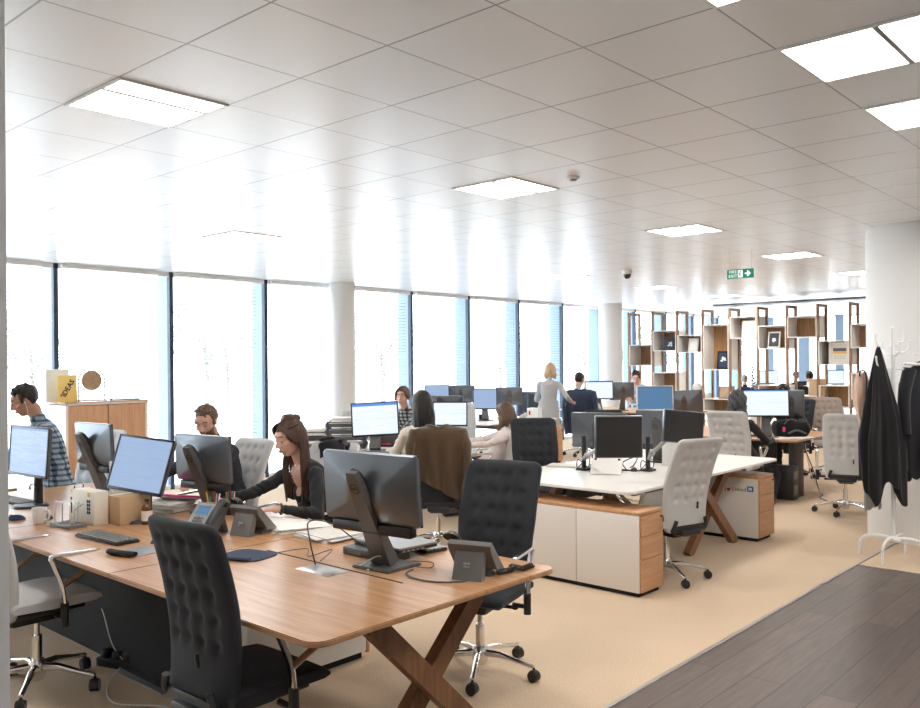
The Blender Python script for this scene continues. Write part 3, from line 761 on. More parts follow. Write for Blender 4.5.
shelf_frame(3, 1.508, .25, .38, 'black_matt', 'navy_mat', 'black framed picture with pale lettering at the foot of the tall oak box', -.10, deco=splash)
shelf_frame(4, 2.143, .34, .36, 'white_plastic', 'paper', 'white framed page filling the fifth box near the ceiling', -.1)
shelf_frame(5, 1.928, .24, .33, 'white_plastic', 'slate_fabric', 'dark magazine with white edge leaning in the sixth box', 0, deco=splash)
shelf_frame(7, 1.608, .40, .405, 'white_plastic', 'ivory_card', 'white framed print with grey and orange bands', -.08, deco=bands, tilt=-4)
shelf_frame(8, 1.918, .16, .20, 'white_plastic', 'paper', 'small white card in the box beside the white column', -.15, cat='card')
shelf_frame(3.35, .90, .33, .26, 'leg_oak', 'straw', 'wooden plaque with a pale mark tilted on the low shelf', 0, kind='plaque', cat='plaque', dx=.05)
shelf_frame(6.12, .99, .30, .34, 'cardboard', None, 'brown back of a picture frame standing on the low shelf', -.2, tilt=-8, dx=.05)
g = empty('round_ornament', (SX+.1, 9.81-SP*2-.42, 1.0), 0, 'pale round ornament on the shelving beside the white framed monitor', 'ornament')
m = MB(); m.ball((0, 0, .12), (.05, .11, .11)); m.build('disc', 'ivory_card', g); m = MB(); m.lathe([(.05, 0), (.04, .02), (.02, .03)]); m.build('foot', 'ivory_card', g)

# ------------------------------------------------------------------ monitors (the display faces local +x)
def monitor(x, y, face, scr, label, w=.55, h=.34, pz=.36, px=-.02, tilt=4, roll=0, stand='leg', shell='monitor_shell', z=.74, logo=True, bezel='black_plastic', group=None, side=0, bar_=False):
    g = empty('monitor', (x, y, z), face, label, 'monitor', group)
    Mt = Matrix.Translation((px, side, pz)) @ Euler((0, R(-tilt), 0)).to_matrix().to_4x4() @ Matrix.Rotation(R(roll), 4, 'X')
    m = MB()      # tapered rear shell
    rs = []
    for xx, sw, sh, oz in ((0.0, 1, 1, 0), (-.016, 1, 1, 0), (-.022, .985, .97, 0), (-.052, .45, .42, -.02), (-.058, .36, .34, -.02)):
        W, H = w*sw/2, h*sh/2; r = .012
        rs.append([Mt @ Vector((xx, sy*W+ dy, sz*H+dz+oz)) for sy, sz, dy, dz in ((1, 1, -r, 0), (-1, 1, r, 0), (-1, 1, 0, -r), (-1, -1, 0, r), (-1, -1, r, 0), (1, -1, -r, 0), (1, -1, 0, r), (1, 1, 0, -r))])
    m.rings(rs); s = m.build('shell', shell, g, 28)
    if logo:
        m = MB(); m.box((-.024, 0, h*.42), (.004, w*.55, .006), M=Mt); m.build('vent_slot', 'black_matt', s)
    if bar_:
        m = MB(); m.box((-.006, 0, -h/2-.026), (.05, w*.84, .05), .008, M=Mt); m.build('sound_bar', 'black_plastic', g)
    m = MB(); b = .014
    for c, d in (((.003, 0, h/2-b/2), (.008, w, b)), ((.003, 0, -h/2+b*.7), (.008, w, b*1.4)), ((.003, w/2-b/2, 0), (.008, b, h)), ((.003, -w/2+b/2, 0), (.008, b, h))): m.box(c, d, .002, M=Mt)
    m.build('bezel', bezel, g)
    m = MB(); m.box((0, 0, .003), (.004, w-2*b+.004, h-2.4*b+.004)); sc = m.build('display', scr, g); sc.matrix_local = Mt @ Matrix.Translation((.001, 0, 0))
    if stand == 'leg':       # broad sloping leg rising backwards from the foot, with a round maker's badge
        top = Vector((px-.13, side*.6, pz+.075)); bot = Vector((.02, 0, .02))
        m = MB(); n = (top-bot).normalized(); q = n.cross(Vector((0, 1, 0))).normalized()
        rs = []
        for t_, ww, th in ((0, .060, .030), (.5, .045, .022), (.92, .036, .018), (1.02, .030, .012)):
            p = bot.lerp(top, t_); rs.append([p+Vector((0, a*ww, 0))+q*b_*th for a, b_ in ((-1, -1), (1, -1), (1, 1), (-1, 1))])
        m.rings(rs); lg = m.build('stand_leg', 'stand_grey', g, 30)
        m = MB(); m.tube([top, (px-.10, side*.8, pz+.06), (px-.055, side, pz)], .026, 10); m.build('swivel_arm', 'black_plastic', g)
        cc = bot.lerp(top, .86)-q*0+Vector((0, 0, 0)); nn = -q if q.x > 0 else q
        base = Matrix.Translation(cc+nn*.0195) @ Euler((0, math.atan2(-n.x, n.z)*-1, 0)).to_matrix().to_4x4()
        m = MB(); rs = [[base @ Vector((-.001, math.cos(a)*rr, math.sin(a)*rr)) for a in (2*PI*k/24 for k in range(24))] for rr in (.026, .0225)]
        t = bmesh.new(); A = [[t.verts.new(p) for p in r] for r in rs]
        for k in range(24): t.faces.new((A[0][k], A[0][(k+1) % 24], A[1][(k+1) % 24], A[1][k]))
        m._add(t); m.text('DELL', .016, base @ face_nx((-.001, 0, 0))); m.build('round_badge', 'black_matt', lg)
        m = MB(); m.prism([(-.09, -.11), (.13, -.13), (.13, .13), (-.09, .11)], 0, .014, .004); m.build('stand_foot', 'stand_grey', g)
    elif stand == 'post':
        m = MB(); m.cyl((-.075, 0, .01), (-.075, 0, pz-.02), .03, .026, seg=16); m.box((-.065, side/2, pz-.03), (.05, abs(side)+.06, .06), .01); m.build('stand_post', 'black_plastic', g)
        m = MB(); m.cyl((-.02, 0, 0), (-.02, 0, .016), .12, .105, seg=28); m.build('stand_foot', 'black_plastic', g)
    elif stand == 'white':
        m = MB(); m.box((-.05, 0, pz/2-.02), (.02, .08, pz-.02), .004); m.build('stand_post', 'white_plastic', g); m = MB(); m.box((-.02, 0, .006), (.18, .24, .012), .005); m.build('stand_foot', 'white_plastic', g)
    return g
screen('screen_doc', 'doc'); screen('screen_blue', 'blue'); screen('screen_pale', 'pale'); screen('screen_deep', 'deep')
TW = 180
monitor(2.29, 6.02, 184, 'screen_blue', 'lit blue monitor at the far left in front of the man in the checked shirt', w=.55, h=.34, pz=.375, tilt=4, stand='post', side=-.02, logo=False)
monitor(2.90, 6.22, 4, 'screen_doc', 'monitor seen from behind, in front of the oak storage cabinet', w=.50, h=.31, pz=.375, px=-.05, bar_=True)
monitor(2.52, 4.93, 197, 'screen_pale', 'pale blue monitor tilted clockwise on the oak desk', w=.46, h=.345, pz=.345, tilt=17, roll=-4, stand='post', logo=False)
monitor(2.97, 4.83, 8, 'screen_doc', 'monitor seen from behind, hiding the bearded man', w=.52, h=.30, pz=.36, px=-.06, bar_=True)
monitor(2.70, 2.93, 6, 'screen_doc', 'largest monitor seen from behind, in the centre foreground', w=.575, h=.325, pz=.385, px=-.07, bar_=True)
# pair of dark monitors on jointed arms at the white desk
def arm_monitor(x, y, face, label, mx, my, mz, w=.52, h=.34, roll=0, tilt=0, scr='screen_off', group=None):
    """post clamped at (x,y); panel centre at (mx,my,mz)"""
    g = empty('arm_monitor', (x, y, .74), 0, label, 'monitor', group)
    Mt = Matrix.Translation((mx-x, my-y, mz-.74)) @ Matrix.Rotation(R(face), 4, 'Z') @ Euler((0, R(-tilt), 0)).to_matrix().to_4x4() @ Matrix.Rotation(R(roll), 4, 'X')
    m = MB(); m.box((-.018, 0, 0), (.034, w, h), .006, M=Mt); m.box((-.045, 0, 0), (.03, .2, .16), .008, M=Mt); m.build('shell', 'monitor_shell', g)
    m = MB(); m.box((.001, 0, 0), (.004, w-.02, h-.02), M=Mt); m.build('display', scr, g)
    m = MB(); m.cyl((0, 0, 0), (0, 0, .30), .02, seg=14); m.box((0, 0, .01), (.11, .10, .02), .004); m.build('post', 'black_plastic', g)
    e = Mt @ Vector((-.06, 0, 0)); k = Vector((e.x*.35-.04, e.y*.35+.05, .16))
    m = MB(); m.tube([(0, 0, .10), k], .02, 8, 1); m.tube([k, e], .018, 8, 1); m.ball(k, .028, 10); m.build('jointed_arm', 'silver_plastic', g)
    m = MB(); m.tube([(0, 0, .08), (-.03, .05, .02), (-.06, .02, .10), (-.02, -.05, .03), (.03, -.04, .09), k], .004, 6); m.build('cable', 'black_plastic', g)
    return g
P_ = lambda px, py, d: dist(px, py, d)
a = at(584, 470, .74); c = P_(619, 437, 6.55); arm_monitor(a.x, a.y, 222, 'switched off monitor on a jointed arm, square on to the camera', c.x, c.y, c.z, w=.37, h=.33, tilt=-2)
a = at(648, 471, .74); c = P_(684, 427, 7.2); arm_monitor(a.x, a.y, 236, 'switched off monitor on a jointed arm, turned and tilted, behind the small white box', c.x, c.y, c.z, w=.38, h=.28, roll=-6, tilt=3)
c = P_(600, 432, 7.6); monitor(c.x, c.y, 20, 'screen_off', 'dark monitor seen edge on behind the square switched off one', w=.50, h=.32, pz=.34, tilt=8, logo=False)
c = P_(660, 440, 8.0); monitor(c.x, c.y, 12, 'screen_off', 'grey backed monitor between the two arm mounted ones on the white desk', w=.44, h=.32, pz=.33)
# monitors of the benches behind: pixel column, depth, facing
def far(px_, py_, d, face, scr, label, w=.52, h=.32, z=.74, stand='leg', bezel='black_plastic', shell='monitor_shell', roll=0, tilt=4):
    c = dist(px_, py_, d)
    return monitor(c.x, c.y, face, scr, label, w=w, h=h, pz=max(.2, c.z-z), px=0, stand=stand, logo=False, bezel=bezel, z=z, shell=shell, roll=roll, tilt=tilt)
far(375, 419, 9.2, 218, 'screen_doc', 'lit monitor with a white page in front of the woman in beige', w=.52, h=.37, roll=3)
far(450, 414, 9.6, 214, 'screen_doc', 'lit white page monitor seen over the brown jacket', w=.40, h=.28)
far(444, 404, 9.9, 20, 'screen_doc', 'dark topped monitor behind the lit one over the brown jacket', w=.50, h=.20)
far(437, 395, 14.2, 232, 'screen_pale', 'blue grey monitor leftmost of the group by the windows', w=.42, h=.34, shell='stand_grey')
far(461, 394, 14.6, 40, 'screen_doc', 'monitor back second from the left in the group by the windows', w=.48, h=.30)
far(485, 399, 13.8, 228, 'screen_pale', 'blue grey monitor third from the left in the group by the windows', w=.40, h=.34)
far(509, 396, 14.4, 44, 'screen_doc', 'monitor back rightmost of the group by the windows', w=.46, h=.30)
far(599, 390, 15.6, 226, 'screen_doc', 'lit white page monitor in front of the man with the navy jacket', w=.53, h=.34)
far(622, 391, 16.2, 40, 'screen_doc', 'monitor back beside the man in the light blue shirt', w=.46, h=.34)
far(655, 398, 12.2, 222, 'screen_deep', 'white framed monitor with a dark blue picture', w=.53, h=.36, stand='white', bezel='white_plastic', shell='white_plastic')
far(684, 402, 12.3, 28, 'screen_off', 'dark monitor back just right of the white framed one', w=.52, h=.34, roll=-3)
far(766, 403, 10.4, 214, 'screen_doc', 'wide lit monitor beside the person with the dark head covering', w=.55, h=.34)
far(789, 404, 10.6, 30, 'screen_off', 'dark monitor seen edge on in front of the woman with the grey cardigan', w=.36, h=.36)
far(768, 377, 20.6, 222, 'screen_doc', 'lit bluish monitor on the left beyond the open shelving', w=.50, h=.34, z=.74)
far(835, 377, 19.6, 222, 'screen_doc', 'lit monitor beyond the shelving right of the man in white', w=.44, h=.34)
far(858, 379, 19.0, 226, 'screen_pale', 'pale blue monitor beyond the shelving beside the white column', w=.40, h=.32)

# ------------------------------------------------------------------ desk phones
def phone(x, y, face, label, z=.74):
    """wedge phone, keypad side faces local +x"""
    g = empty('desk_phone', (x, y, z), face, label, 'phone')
    m = MB()
    def quad(pts, y0, y1): return [[Vector((a, yy, b)) for a, b in pts] for yy in (y0, y1)]
    m.rings(quad([(.09, .012), (.105, .02), (-.045, .165), (-.065, .15), (-.055, .12), (.02, .03)], -.105, .10)); b = m.build('body', 'grey_plastic', g, 30)
    m = MB(); m.rings(quad([(-.03, .115), (-.055, .12), (-.10, 0), (-.06, 0)], -.075, .065)); m.rings(quad([(.02, .03), (.06, .012), (.05, 0), (.0, 0)], -.08, .08)); m.box((-.065, 0, .045), (.03, .11, .06), rot=(0, R(20), 0)); m.build('foot', 'grey_plastic', g, 30)
    Ms = Matrix.Translation((.03, 0, .0945)) @ Euler((0, R(44), 0)).to_matrix().to_4x4()
    m = MB(); m.box((0, -.005, 0), (.19, .18, .004), .002, M=Ms); m.build('face_plate', 'silver_plastic', g)
    m = MB(); m.box((-.045, -.03, .004), (.06, .085, .004), M=Ms); m.build('display', 'screen_deep', g)
    for i in range(4):
        for j in range(3):
            m = MB(); m.box((.01+.02*i, -.055+.026*j, .005), (.012, .018, .006), .001, M=Ms); m.build('key', 'paper' if 0 else 'grey_plastic', g)
    m = MB(); m.tube([Ms @ Vector(p) for p in ((-.10, .10, .01), (-.085, .10, .035), (0, .10, .042), (.075, .10, .035), (.09, .10, .008))], lambda t: .019+.012*abs(2*t-1)**3, 12, 4, flat=(1.2, .8)); m.build('handset', 'black_plastic', g)
    Mr = Matrix.Translation((-.086, 0, .062)) @ Euler((0, R(18), 0)).to_matrix().to_4x4()
    m = MB()
    for k, hh in enumerate((.004, .008, .012, .008, .005, .008, .012, .008, .004)): m.box((0, -.016+.004*k, .010), (.0015, .002, hh), M=Mr)
    m.text('CISCO', .012, Mr @ face_nx((0, 0, -.004))); m.build('maker_mark', 'logo_grey', g)
    return g
def coil(name, pts, label, mat='black_plastic', r=.005, R_=.011, turns=26):
    P = []; n = len(pts)
    pv = [Vector(p) for p in pts]
    N = turns*8
    for k in range(N+1):
        t = k/N*(n-1); i = min(int(t), n-2); p = pv[i].lerp(pv[i+1], t-i); d = (pv[i+1]-pv[i]).normalized(); s = d.cross(Vector((0, 0, 1))).normalized()
        a = 2*PI*k/8; P.append(p+s*R_*math.cos(a)+Vector((0, 0, 1))*(R_*math.sin(a)+R_+r))
    m = MB(); m.tube(P, r*.7, 5, 1); return m
phone(2.60, 4.28, 196, 'grey desk phone with small lit display facing the camera, left of the woman in black')
phone(2.76, 4.11-.02, 14, 'dark desk phone seen from behind, in front of the woman in black')
ph = phone(2.86, 2.50, 18, 'dark desk phone seen from behind at the right corner of the oak desk')
m = coil('c', [(.03, -.10, .0), (.10, -.14, .0), (.16, -.12, 0), (.14, -.18, 0), (.22, -.20, 0)], ''); m.build('coiled_cord', 'black_plastic', ph)

# ------------------------------------------------------------------ things on the oak desk
def keyboard(x, y, face, label, w=.44, d=.14, mat='black_plastic', keymat='grey_plastic', z=.74):
    g = empty('keyboard', (x, y, z), face, label, 'keyboard')
    m = MB(); m.prism(rounded(-d/2, -w/2, d/2, w/2, .012, 3), .002, .014, .003); m.build('body', mat, g)
    m = MB()
    for i in range(5):
        for j in range(19): m.box((-d/2+.018+.026*i, -w/2+.022+j*(w-.044)/18, .018), (.019, (w-.05)/18*.8, .008), .002, seg=1)
    k = m.build('keys', keymat, g); 
    return g
keyboard(2.15, 4.56, 90+94, 'black keyboard at the front edge of the oak desk, left')
keyboard(3.12, 3.16, 172, 'black keyboard with pale keys lying beside the laptop', keymat='logo_grey')
def mouse(x, y, face, label, z=.74, mat='black_plastic'):
    g = empty('mouse', (x, y, z), face, label, 'mouse')
    m = MB(); t = bmesh.new(); bmesh.ops.create_uvsphere(t, u_segments=18, v_segments=12, radius=1)
    for v in t.verts:
        v.co = Vector((v.co.x*.055, v.co.y*(.031-.004*v.co.x), max(0, v.co.z*.034)))
    m._add(t); m.build('body', mat, g)
    m = MB(); m.cyl((.028, -.004, .029), (.028, .004, .029), .008, seg=12); m.build('scroll_wheel', 'grey_plastic', g)
    return g
c = at(14, 502, .74); keyboard(c.x, c.y, 184, 'dark keyboard at the left edge of the photo in front of the lit blue monitor')
c = at(44, 519, .74); mouse(c.x, c.y, 140, 'black mouse behind the white mug, far left')
c = at(16, 520, .74); mouse(c.x, c.y, 150, 'dark blue mouse at the left edge of the photo', mat='navy_mat')
mouse(2.30, 4.25, 160, 'black mouse beside the keyboard on the oak desk, left')
g = empty('wrist_rest', (2.06, 4.12, .74), 12, 'black padded mouse wrist rest with thin grey mat', 'wrist rest')
m = MB(); m.tube([(-.05, .09, .014), (-.06, .0, .016), (-.04, -.09, .014)], .018, 10, 4, flat=(1.2, .75)); m.build('pad', 'black_matt', g)
m = MB(); m.prism(rounded(-.05, -.1, .16, .1, .03), 0, .003); m.build('mat', 'silver_plastic', g)
g = empty('mouse_pad', (2.42, 3.63, .74), 15, 'dark blue mouse pad with rounded end on the oak desk behind the large chair', 'mouse pad')
m = MB(); m.prism(rounded(-.11, -.14, .11, .12, .06, 6), 0, .005, .001); m.build('pad', 'navy_mat', g)
m = MB(); m.tube([(-.10, .06, .008), (-.11, -.02, .012), (-.09, -.10, .008)], .016, 8, 3, flat=(1.2, .6)); m.build('wrist_pad', 'navy_mat', g)
g = empty('mug', (2.10, 5.34, .74), -60, 'white mug at the left end of the oak desk', 'mug')
m = MB(); m.lathe([(.033, 0), (.036, .004), (.043, .095), (.040, .095), (.034, .01), (.0, .009)], seg=28); m.build('body', 'white_plastic', g)
m = MB(); m.tube([(.038, 0, .08), (.065, 0, .078), (.07, 0, .05), (.06, 0, .025), (.036, 0, .02)], .006, 8, 4); m.build('handle', 'white_plastic', g)
g = empty('mug', (2.70, 5.55, .74), 30, 'white mug behind the white carton, under the monitor by the cabinet', 'mug')
m = MB(); m.lathe([(.033, 0), (.036, .004), (.043, .095), (.040, .095), (.034, .01), (.0, .009)], seg=28); m.build('body', 'white_plastic', g)
m = MB(); m.tube([(.038, 0, .08), (.065, 0, .078), (.07, 0, .05), (.06, 0, .025), (.036, 0, .02)], .006, 8, 4); m.build('handle', 'white_plastic', g)
# wire letter rack on a dark base
g = empty('letter_rack', (2.17, 5.10, .74), 6, 'small letter rack of bent wire on a dark slate base', 'rack')
m = MB(); m.box((0, 0, .010), (.11, .22, .020), .002); m.build('base', 'grey_plastic', g)
for k, xx in enumerate((-.035, .0, .035)):
    y0 = .085-.02*k; m = MB(); m.tube([(xx, -y0, .02), (xx, -y0, .135), (xx, -y0+.012, .15), (xx, y0-.012, .15), (xx, y0, .135), (xx, y0, .02)], .003, 6, 1); m.build('wire_hoop', 'satin_metal', g)
m = MB(); m.tube([(-.03+.06*(k % 2), -.06+.012*k, .026) for k in range(11)], .003, 6, 1); m.build('spring_wire', 'satin_metal', g)
# cartons
g = empty('white_carton', (2.31, 5.14, .74), 4, 'white printed carton with a grid of blue squares on the oak desk', 'box')
m = MB(); m.box((0, -.02, .10), (.09, .26, .20), .002); m.build('carton', 'ivory_card', g)
for i in range(4):
    for j in range(2): m = MB(); m.box((-.0456, -.075-.022*j, .14-.022*i), (.001, .018, .018)); m.build('blue_square', 'navy_mat', g)
m = MB(); m.box((-.0456, -.09, .18), (.001, .03, .025)); m.build('orange_patch', 'orange_paper', g)
m = MB(); m.tube([(-.0456, .08, .07), (-.0456, .0, .11), (-.0456, -.03, .12)], .0015, 5); m.tube([(-.0456, .03, .13), (-.0456, -.0, .10)], .0015, 5, 1); m.build('sketched_lines', 'ink', g)
g = empty('cardboard_box', (2.47, 5.05, .74), 3, 'brown cardboard box behind the white carton', 'box')
m = MB(); m.box((0, -.05, .085), (.20, .24, .17), .002); m.build('carton', 'cardboard', g); m = MB(); m.box((0, -.05, .1705), (.20, .05, .001)); m.build('tape', 'ivory_card', g)
# pen pots, bottles
def pot(x, y, label, mat='black_plastic', r=.04, h=.10, z=.74, n=7, cols=('blue_plastic', 'red', 'ink', 'orange_paper', 'exit_green', 'satin_metal', 'paper'), seed=1):
    g = empty('pen_pot', (x, y, z), 0, label, 'pen pot')
    m = MB(); m.lathe([(r*.9, 0), (r, h), (r*.9, h), (r*.82, .006), (0, .005)], seg=20); m.build('cup', mat, g)
    q = random.Random(seed)
    for k in range(n):
        a = 2*PI*k/n; m = MB(); m.cyl((math.cos(a)*r*.4, math.sin(a)*r*.4, .01), (math.cos(a)*r*.85+q.uniform(-.01, .01), math.sin(a)*r*.85, h+.03+q.uniform(.01, .05)), .0042, seg=7); m.build('pen', cols[k % len(cols)], g)
    return g
pot(2.42, 5.55, 'dark blue pen pot full of pens behind the white carton', 'navy_mat', seed=2)
pot(2.85, 4.62, 'wooden pot with pens and scissors left of the grey desk phone', 'leg_oak', seed=3)
pot(3.02, 4.70, 'black pot of pens behind the monitor of the bearded man', 'black_plastic', seed=4)
def bottle(x, y, label, mat, cap, r=.03, h=.2, z=.74, lab=None):
    g = empty('bottle', (x, y, z), 0, label, 'bottle')
    m = MB(); m.lathe([(r*.95, 0), (r, .01), (r, h*.62), (r*.8, h*.74), (r*.38, h*.82), (r*.36, h*.95)], seg=22); m.build('body', mat, g)
    m = MB(); m.cyl((0, 0, h*.93), (0, 0, h), r*.45, seg=16); m.build('cap', cap, g)
    if lab: m = MB(); m.lathe([(r+.0008, h*.15), (r+.0008, h*.55)], seg=22); m.build('label', lab, g)
    return g
c = at(147, 524, .74); bottle(c.x, c.y, 'short brown bottle with a cream label at the foot of the tilted monitor', 'bottle_glass', 'black_plastic', .032, .15, lab='ivory_card')
bottle(2.38, 5.30, 'amber bottle between the mug and the white carton', 'bottle_glass', 'white_plastic', .028, .19, lab='orange_paper')
c = at(703, 424, 1.0)
g = empty('plastic_tray', (2.78, 5.80, .74), 0, 'clear standing glass upright beside the monitor by the cabinet', 'stand')
m = MB(); m.box((0, 0, .14), (.03, .045, .28), .004); m.build('upright', 'pale_fabric', g); m = MB(); m.box((0, 0, .006), (.1, .1, .012), .002); m.build('base', 'stand_grey', g)
# papers, newspapers
def papers(x, y, face, label, n=6, w=.21, l=.30, mat='paper', z=.74, seed=1, cat='papers', th=.003, name='paper_stack', accent=None):
    g = empty(name, (x, y, z), face, label, cat); q = random.Random(seed)
    for k in range(n):
        M = Matrix.Translation((q.uniform(-.02, .02), q.uniform(-.02, .02), th*(k+.5))) @ Matrix.Rotation(R(q.uniform(-9, 9)), 4, 'Z')
        m = MB(); m.box((0, 0, 0), (w, l, th*.9), M=M); o = m.build('sheet', mat, g)
    if accent:
        m = MB(); m.box((0, -.06, th*n+.001), (w*.5, l*.22, .001), M=Matrix.Rotation(R(5), 4, 'Z')); m.build('yellow_patch', accent, g)
    return g
papers(3.02, 3.98, 70, 'pile of loose white papers in front of the woman in black', 8, seed=2)
papers(3.05, 3.66, 84, 'folded newspapers with a yellow patch in the middle of the oak desk', 5, w=.28, l=.38, mat='newsprint', seed=5, th=.005, accent='orange_paper')
papers(3.06, 4.28, 20, 'white sheets under the hands of the woman in black', 3, seed=7)
papers(2.86, 5.18, 15, 'stack of papers behind the tilted monitor', 10, seed=8, th=.006)
papers(2.62, 4.55, 30, 'loose notes left of the grey desk phone', 4, w=.12, l=.16, mat='newsprint', seed=9)
g = empty('pink_folder', (2.99, 5.10, .80), 40, 'bright pink folder lying between the two people in black', 'folder')
m = MB(); m.box((0, .05, .02), (.26, .40, .014), .003, rot=(R(3), R(10), 0)); m.build('cover', 'pink', g); m = MB(); m.box((.0, .05, .008), (.24, .38, .008), .001, rot=(R(3), R(10), 0)); m.build('pages', 'paper', g)
# laptop stack: closed laptop on a black dock
g = empty('docking_station', (2.83, 3.10, .74), 0, 'black docking station under the closed laptop', 'dock')
m = MB(); m.box((0, .02, .02), (.14, .34, .04), .006); m.build('body', 'black_plastic', g); m = MB(); m.box((-.072, .1, .02), (.002, .10, .02)); m.build('ports', 'stand_grey', g)
g = empty('laptop', (2.95, 3.12, .782), -4, 'closed silver laptop lying on a black dock', 'laptop')
m = MB(); m.prism(rounded(-.125, -.20, .125, .17, .012, 3), 0, .014, .002); m.build('base', 'black_plastic', g)
m = MB(); m.prism(rounded(-.125, -.20, .125, .17, .012, 3), .015, .024, .002); m.build('lid', 'silver_plastic', g)
m = MB()
for k in range(5): m.box((-.1+.03*k, -.2005, .007), (.018, .002, .007))
m.build('port_row', 'silver_plastic', g)
# cables on the desk
def cable(pts, label, mat='black_plastic', r=.0035, name='cable', sm=6):
    m = MB(); m.tube(pts, r, 6, sm); o = m.build(name, mat); return tag(o, label, 'cable')
cable([(2.51, 3.19, .745), (2.50, 3.22, .86), (2.56, 3.30, .93), (2.70, 3.30, .90), (2.80, 3.24, .81), (2.82, 3.2, .785)], 'black cable arching from the desk socket up to the laptop', sm=8)
cable([(2.75, 2.78, .744), (2.68, 2.75, .744), (2.64, 2.66, .744), (2.66, 2.54, .744), (2.74, 2.46, .744), (2.80, 2.47, .75)], 'dark cable curving over the oak desk to the right hand phone', 'cable_grey', .004)
cable([(2.72, 3.05, .744), (2.62, 3.0, .746), (2.66, 2.92, .80), (2.72, 2.90, .76), (2.60, 2.93, .744)], 'pale cable looping round the foot of the largest monitor', 'cable_white')
cable([(2.55, 3.55, .744), (2.66, 3.45, .76), (2.60, 3.36, .744), (2.70, 3.30, .77), (2.58, 3.24, .744)], 'thin cable tangle beside the slot in the oak desk', 'cable_grey', .0025)
cable([(2.86, 2.90, .744), (2.90, 2.80, .746), (2.82, 2.74, .744), (2.78, 2.84, .75), (2.84, 2.92, .744)], 'thin cable curl in front of the closed laptop', 'cable_grey', .0025)
cable([(2.40, 3.80, .70), (2.34, 3.80, .40), (2.36, 3.86, .10), (2.42, 4.02, .01), (2.5, 4.3, .008), (2.35, 4.6, .008)], 'pale cable hanging from the oak desk down to the carpet', 'cable_white', .004)
cable([(2.20, 4.52, .03), (2.05, 4.36, .006), (1.98, 4.12, .006), (2.12, 3.90, .006), (2.05, 3.75, .006)], 'pale cable winding over the carpet behind the large chair', 'cable_white', .004)
cable([(2.28, 4.95, .30), (2.24, 4.80, .26), (2.22, 4.65, .12), (2.25, 4.55, .03)], 'pale cable sagging in the dark under the left desk', 'cable_white', .003)
g = empty('floor_plate', (2.40, 4.30, 0), 0, 'dark flat floor box plate on the carpet under the left desk', 'floor box')
m = MB(); m.box((0, 0, .006), (.42, .5, .012), .002); m.build('plate', 'grey_plastic', g); m = MB(); m.box((0, 0, .0125), (.36, .44, .002)); m.build('lid', 'dark_panel', g)
g = empty('power_strip', (2.25, 4.58, 0), 20, 'black power strip with a heap of plugs under the left desk', 'power strip')
m = MB(); m.box((0, 0, .025), (.07, .34, .05), .006); m.build('strip', 'black_plastic', g)
for k in range(4): m = MB(); m.box((0, -.12+.08*k, .07), (.05, .05, .045), .008); m.build('plug', 'black_plastic', g)

# ------------------------------------------------------------------ things on the white desk
c = at(671, 465, .74); g = empty('white_case', (c.x, c.y, .74), 20, 'small upright white box on the white desk between chair and monitors', 'box')
m = MB(); m.box((0, 0, .135), (.16, .14, .27), .006); m.build('case', 'white_plastic', g); m = MB(); m.box((-.079, 0, .2), (.004, .1, .004)); m.box((-.079, -.02, .12), (.004, .004, .2)); m.build('front_seam', 'ivory_card', g)
c = at(607, 473, .74); g = empty('laptop_stand', (c.x, c.y, .74), 205, 'sloping pale grey laptop stand on the white desk under the square monitor', 'stand')
m = MB(); m.rings([[Vector((a, yy, b)) for a, b in ((.13, .005), (-.10, .15), (-.115, .148), (-.10, .13), (.09, .0))] for yy in (-.13, .13)]); m.build('slope', 'white_laminate', g)
m = MB(); m.box((-.06, .1, .06), (.06, .02, .12)); m.box((-.06, -.1, .06), (.06, .02, .12)); m.build('legs', 'black_plastic', g)
c = at(590, 472, .74); cable([c+Vector((0, 0, .006)), c+Vector((.1, -.05, .008)), c+Vector((.14, .05, .006)), c+Vector((.22, -.12, .01)), c+Vector((.3, -.3, .006)), c+Vector((.38, -.36, .03))], 'black cable heap on the white desk between the monitor arms', r=.007)
c = at(626, 470, .74); cable([c+Vector((0, 0, .006)), c+Vector((.05, .06, .06)), c+Vector((.1, -.05, .11)), c+Vector((.0, -.08, .05)), c+Vector((.12, .03, .008))], 'looped black cable standing up beside the right monitor arm', r=.005)
c = at(566, 466, .74); papers(c.x, c.y, 20, 'flat pile of papers at the left end of the white desk', 4, mat='newsprint', seed=12)
c = at(655, 452, .74); papers(c.x, c.y, 60, 'white papers behind the small upright white box', 6, seed=13)
mouse(*at(634, 471, .74)[:2], 30, 'black mouse on the white desk at the foot of the right monitor arm')

# ------------------------------------------------------------------ things on the benches behind
def wp(px_, py_, d): return dist(px_, py_, d)
# letter trays by the slim column
c = at(338, 461, .74); TX, TY = 5.98+.26, 7.35
g = empty('letter_trays', (TX, TY, .74), 45, 'stack of dark letter trays heaped with papers in front of the slim column', 'letter trays')
for k in range(4):
    m = MB(); z = .02+.075*k; m.box((0, 0, z), (.26, .46, .006)); m.box((-.13, 0, z+.02), (.006, .46, .04)); m.box((.13, 0, z+.02), (.006, .46, .04)); t_ = m.build('tray', 'stand_grey', g)
    m = MB(); m.box((0, 0, z+.018), (.22, .42, .026)); m.build('papers', 'paper' if k % 2 else 'newsprint', t_)
for s in (-1, 1):
    for q in (-1, 1): m = MB(); m.box((s*.135, q*.2, .155), (.012, .03, .31)); m.build('post', 'slate_fabric', g)
papers(TX, TY, 45, 'buff folders and papers on top of the letter trays', 6, w=.24, l=.36, mat='paper', z=.74+.31, seed=21, th=.006)
g = empty('paper_sorter', (6.1, 7.75, .74), 45, 'untidy stack of dark folders to the left of the letter trays', 'folders')
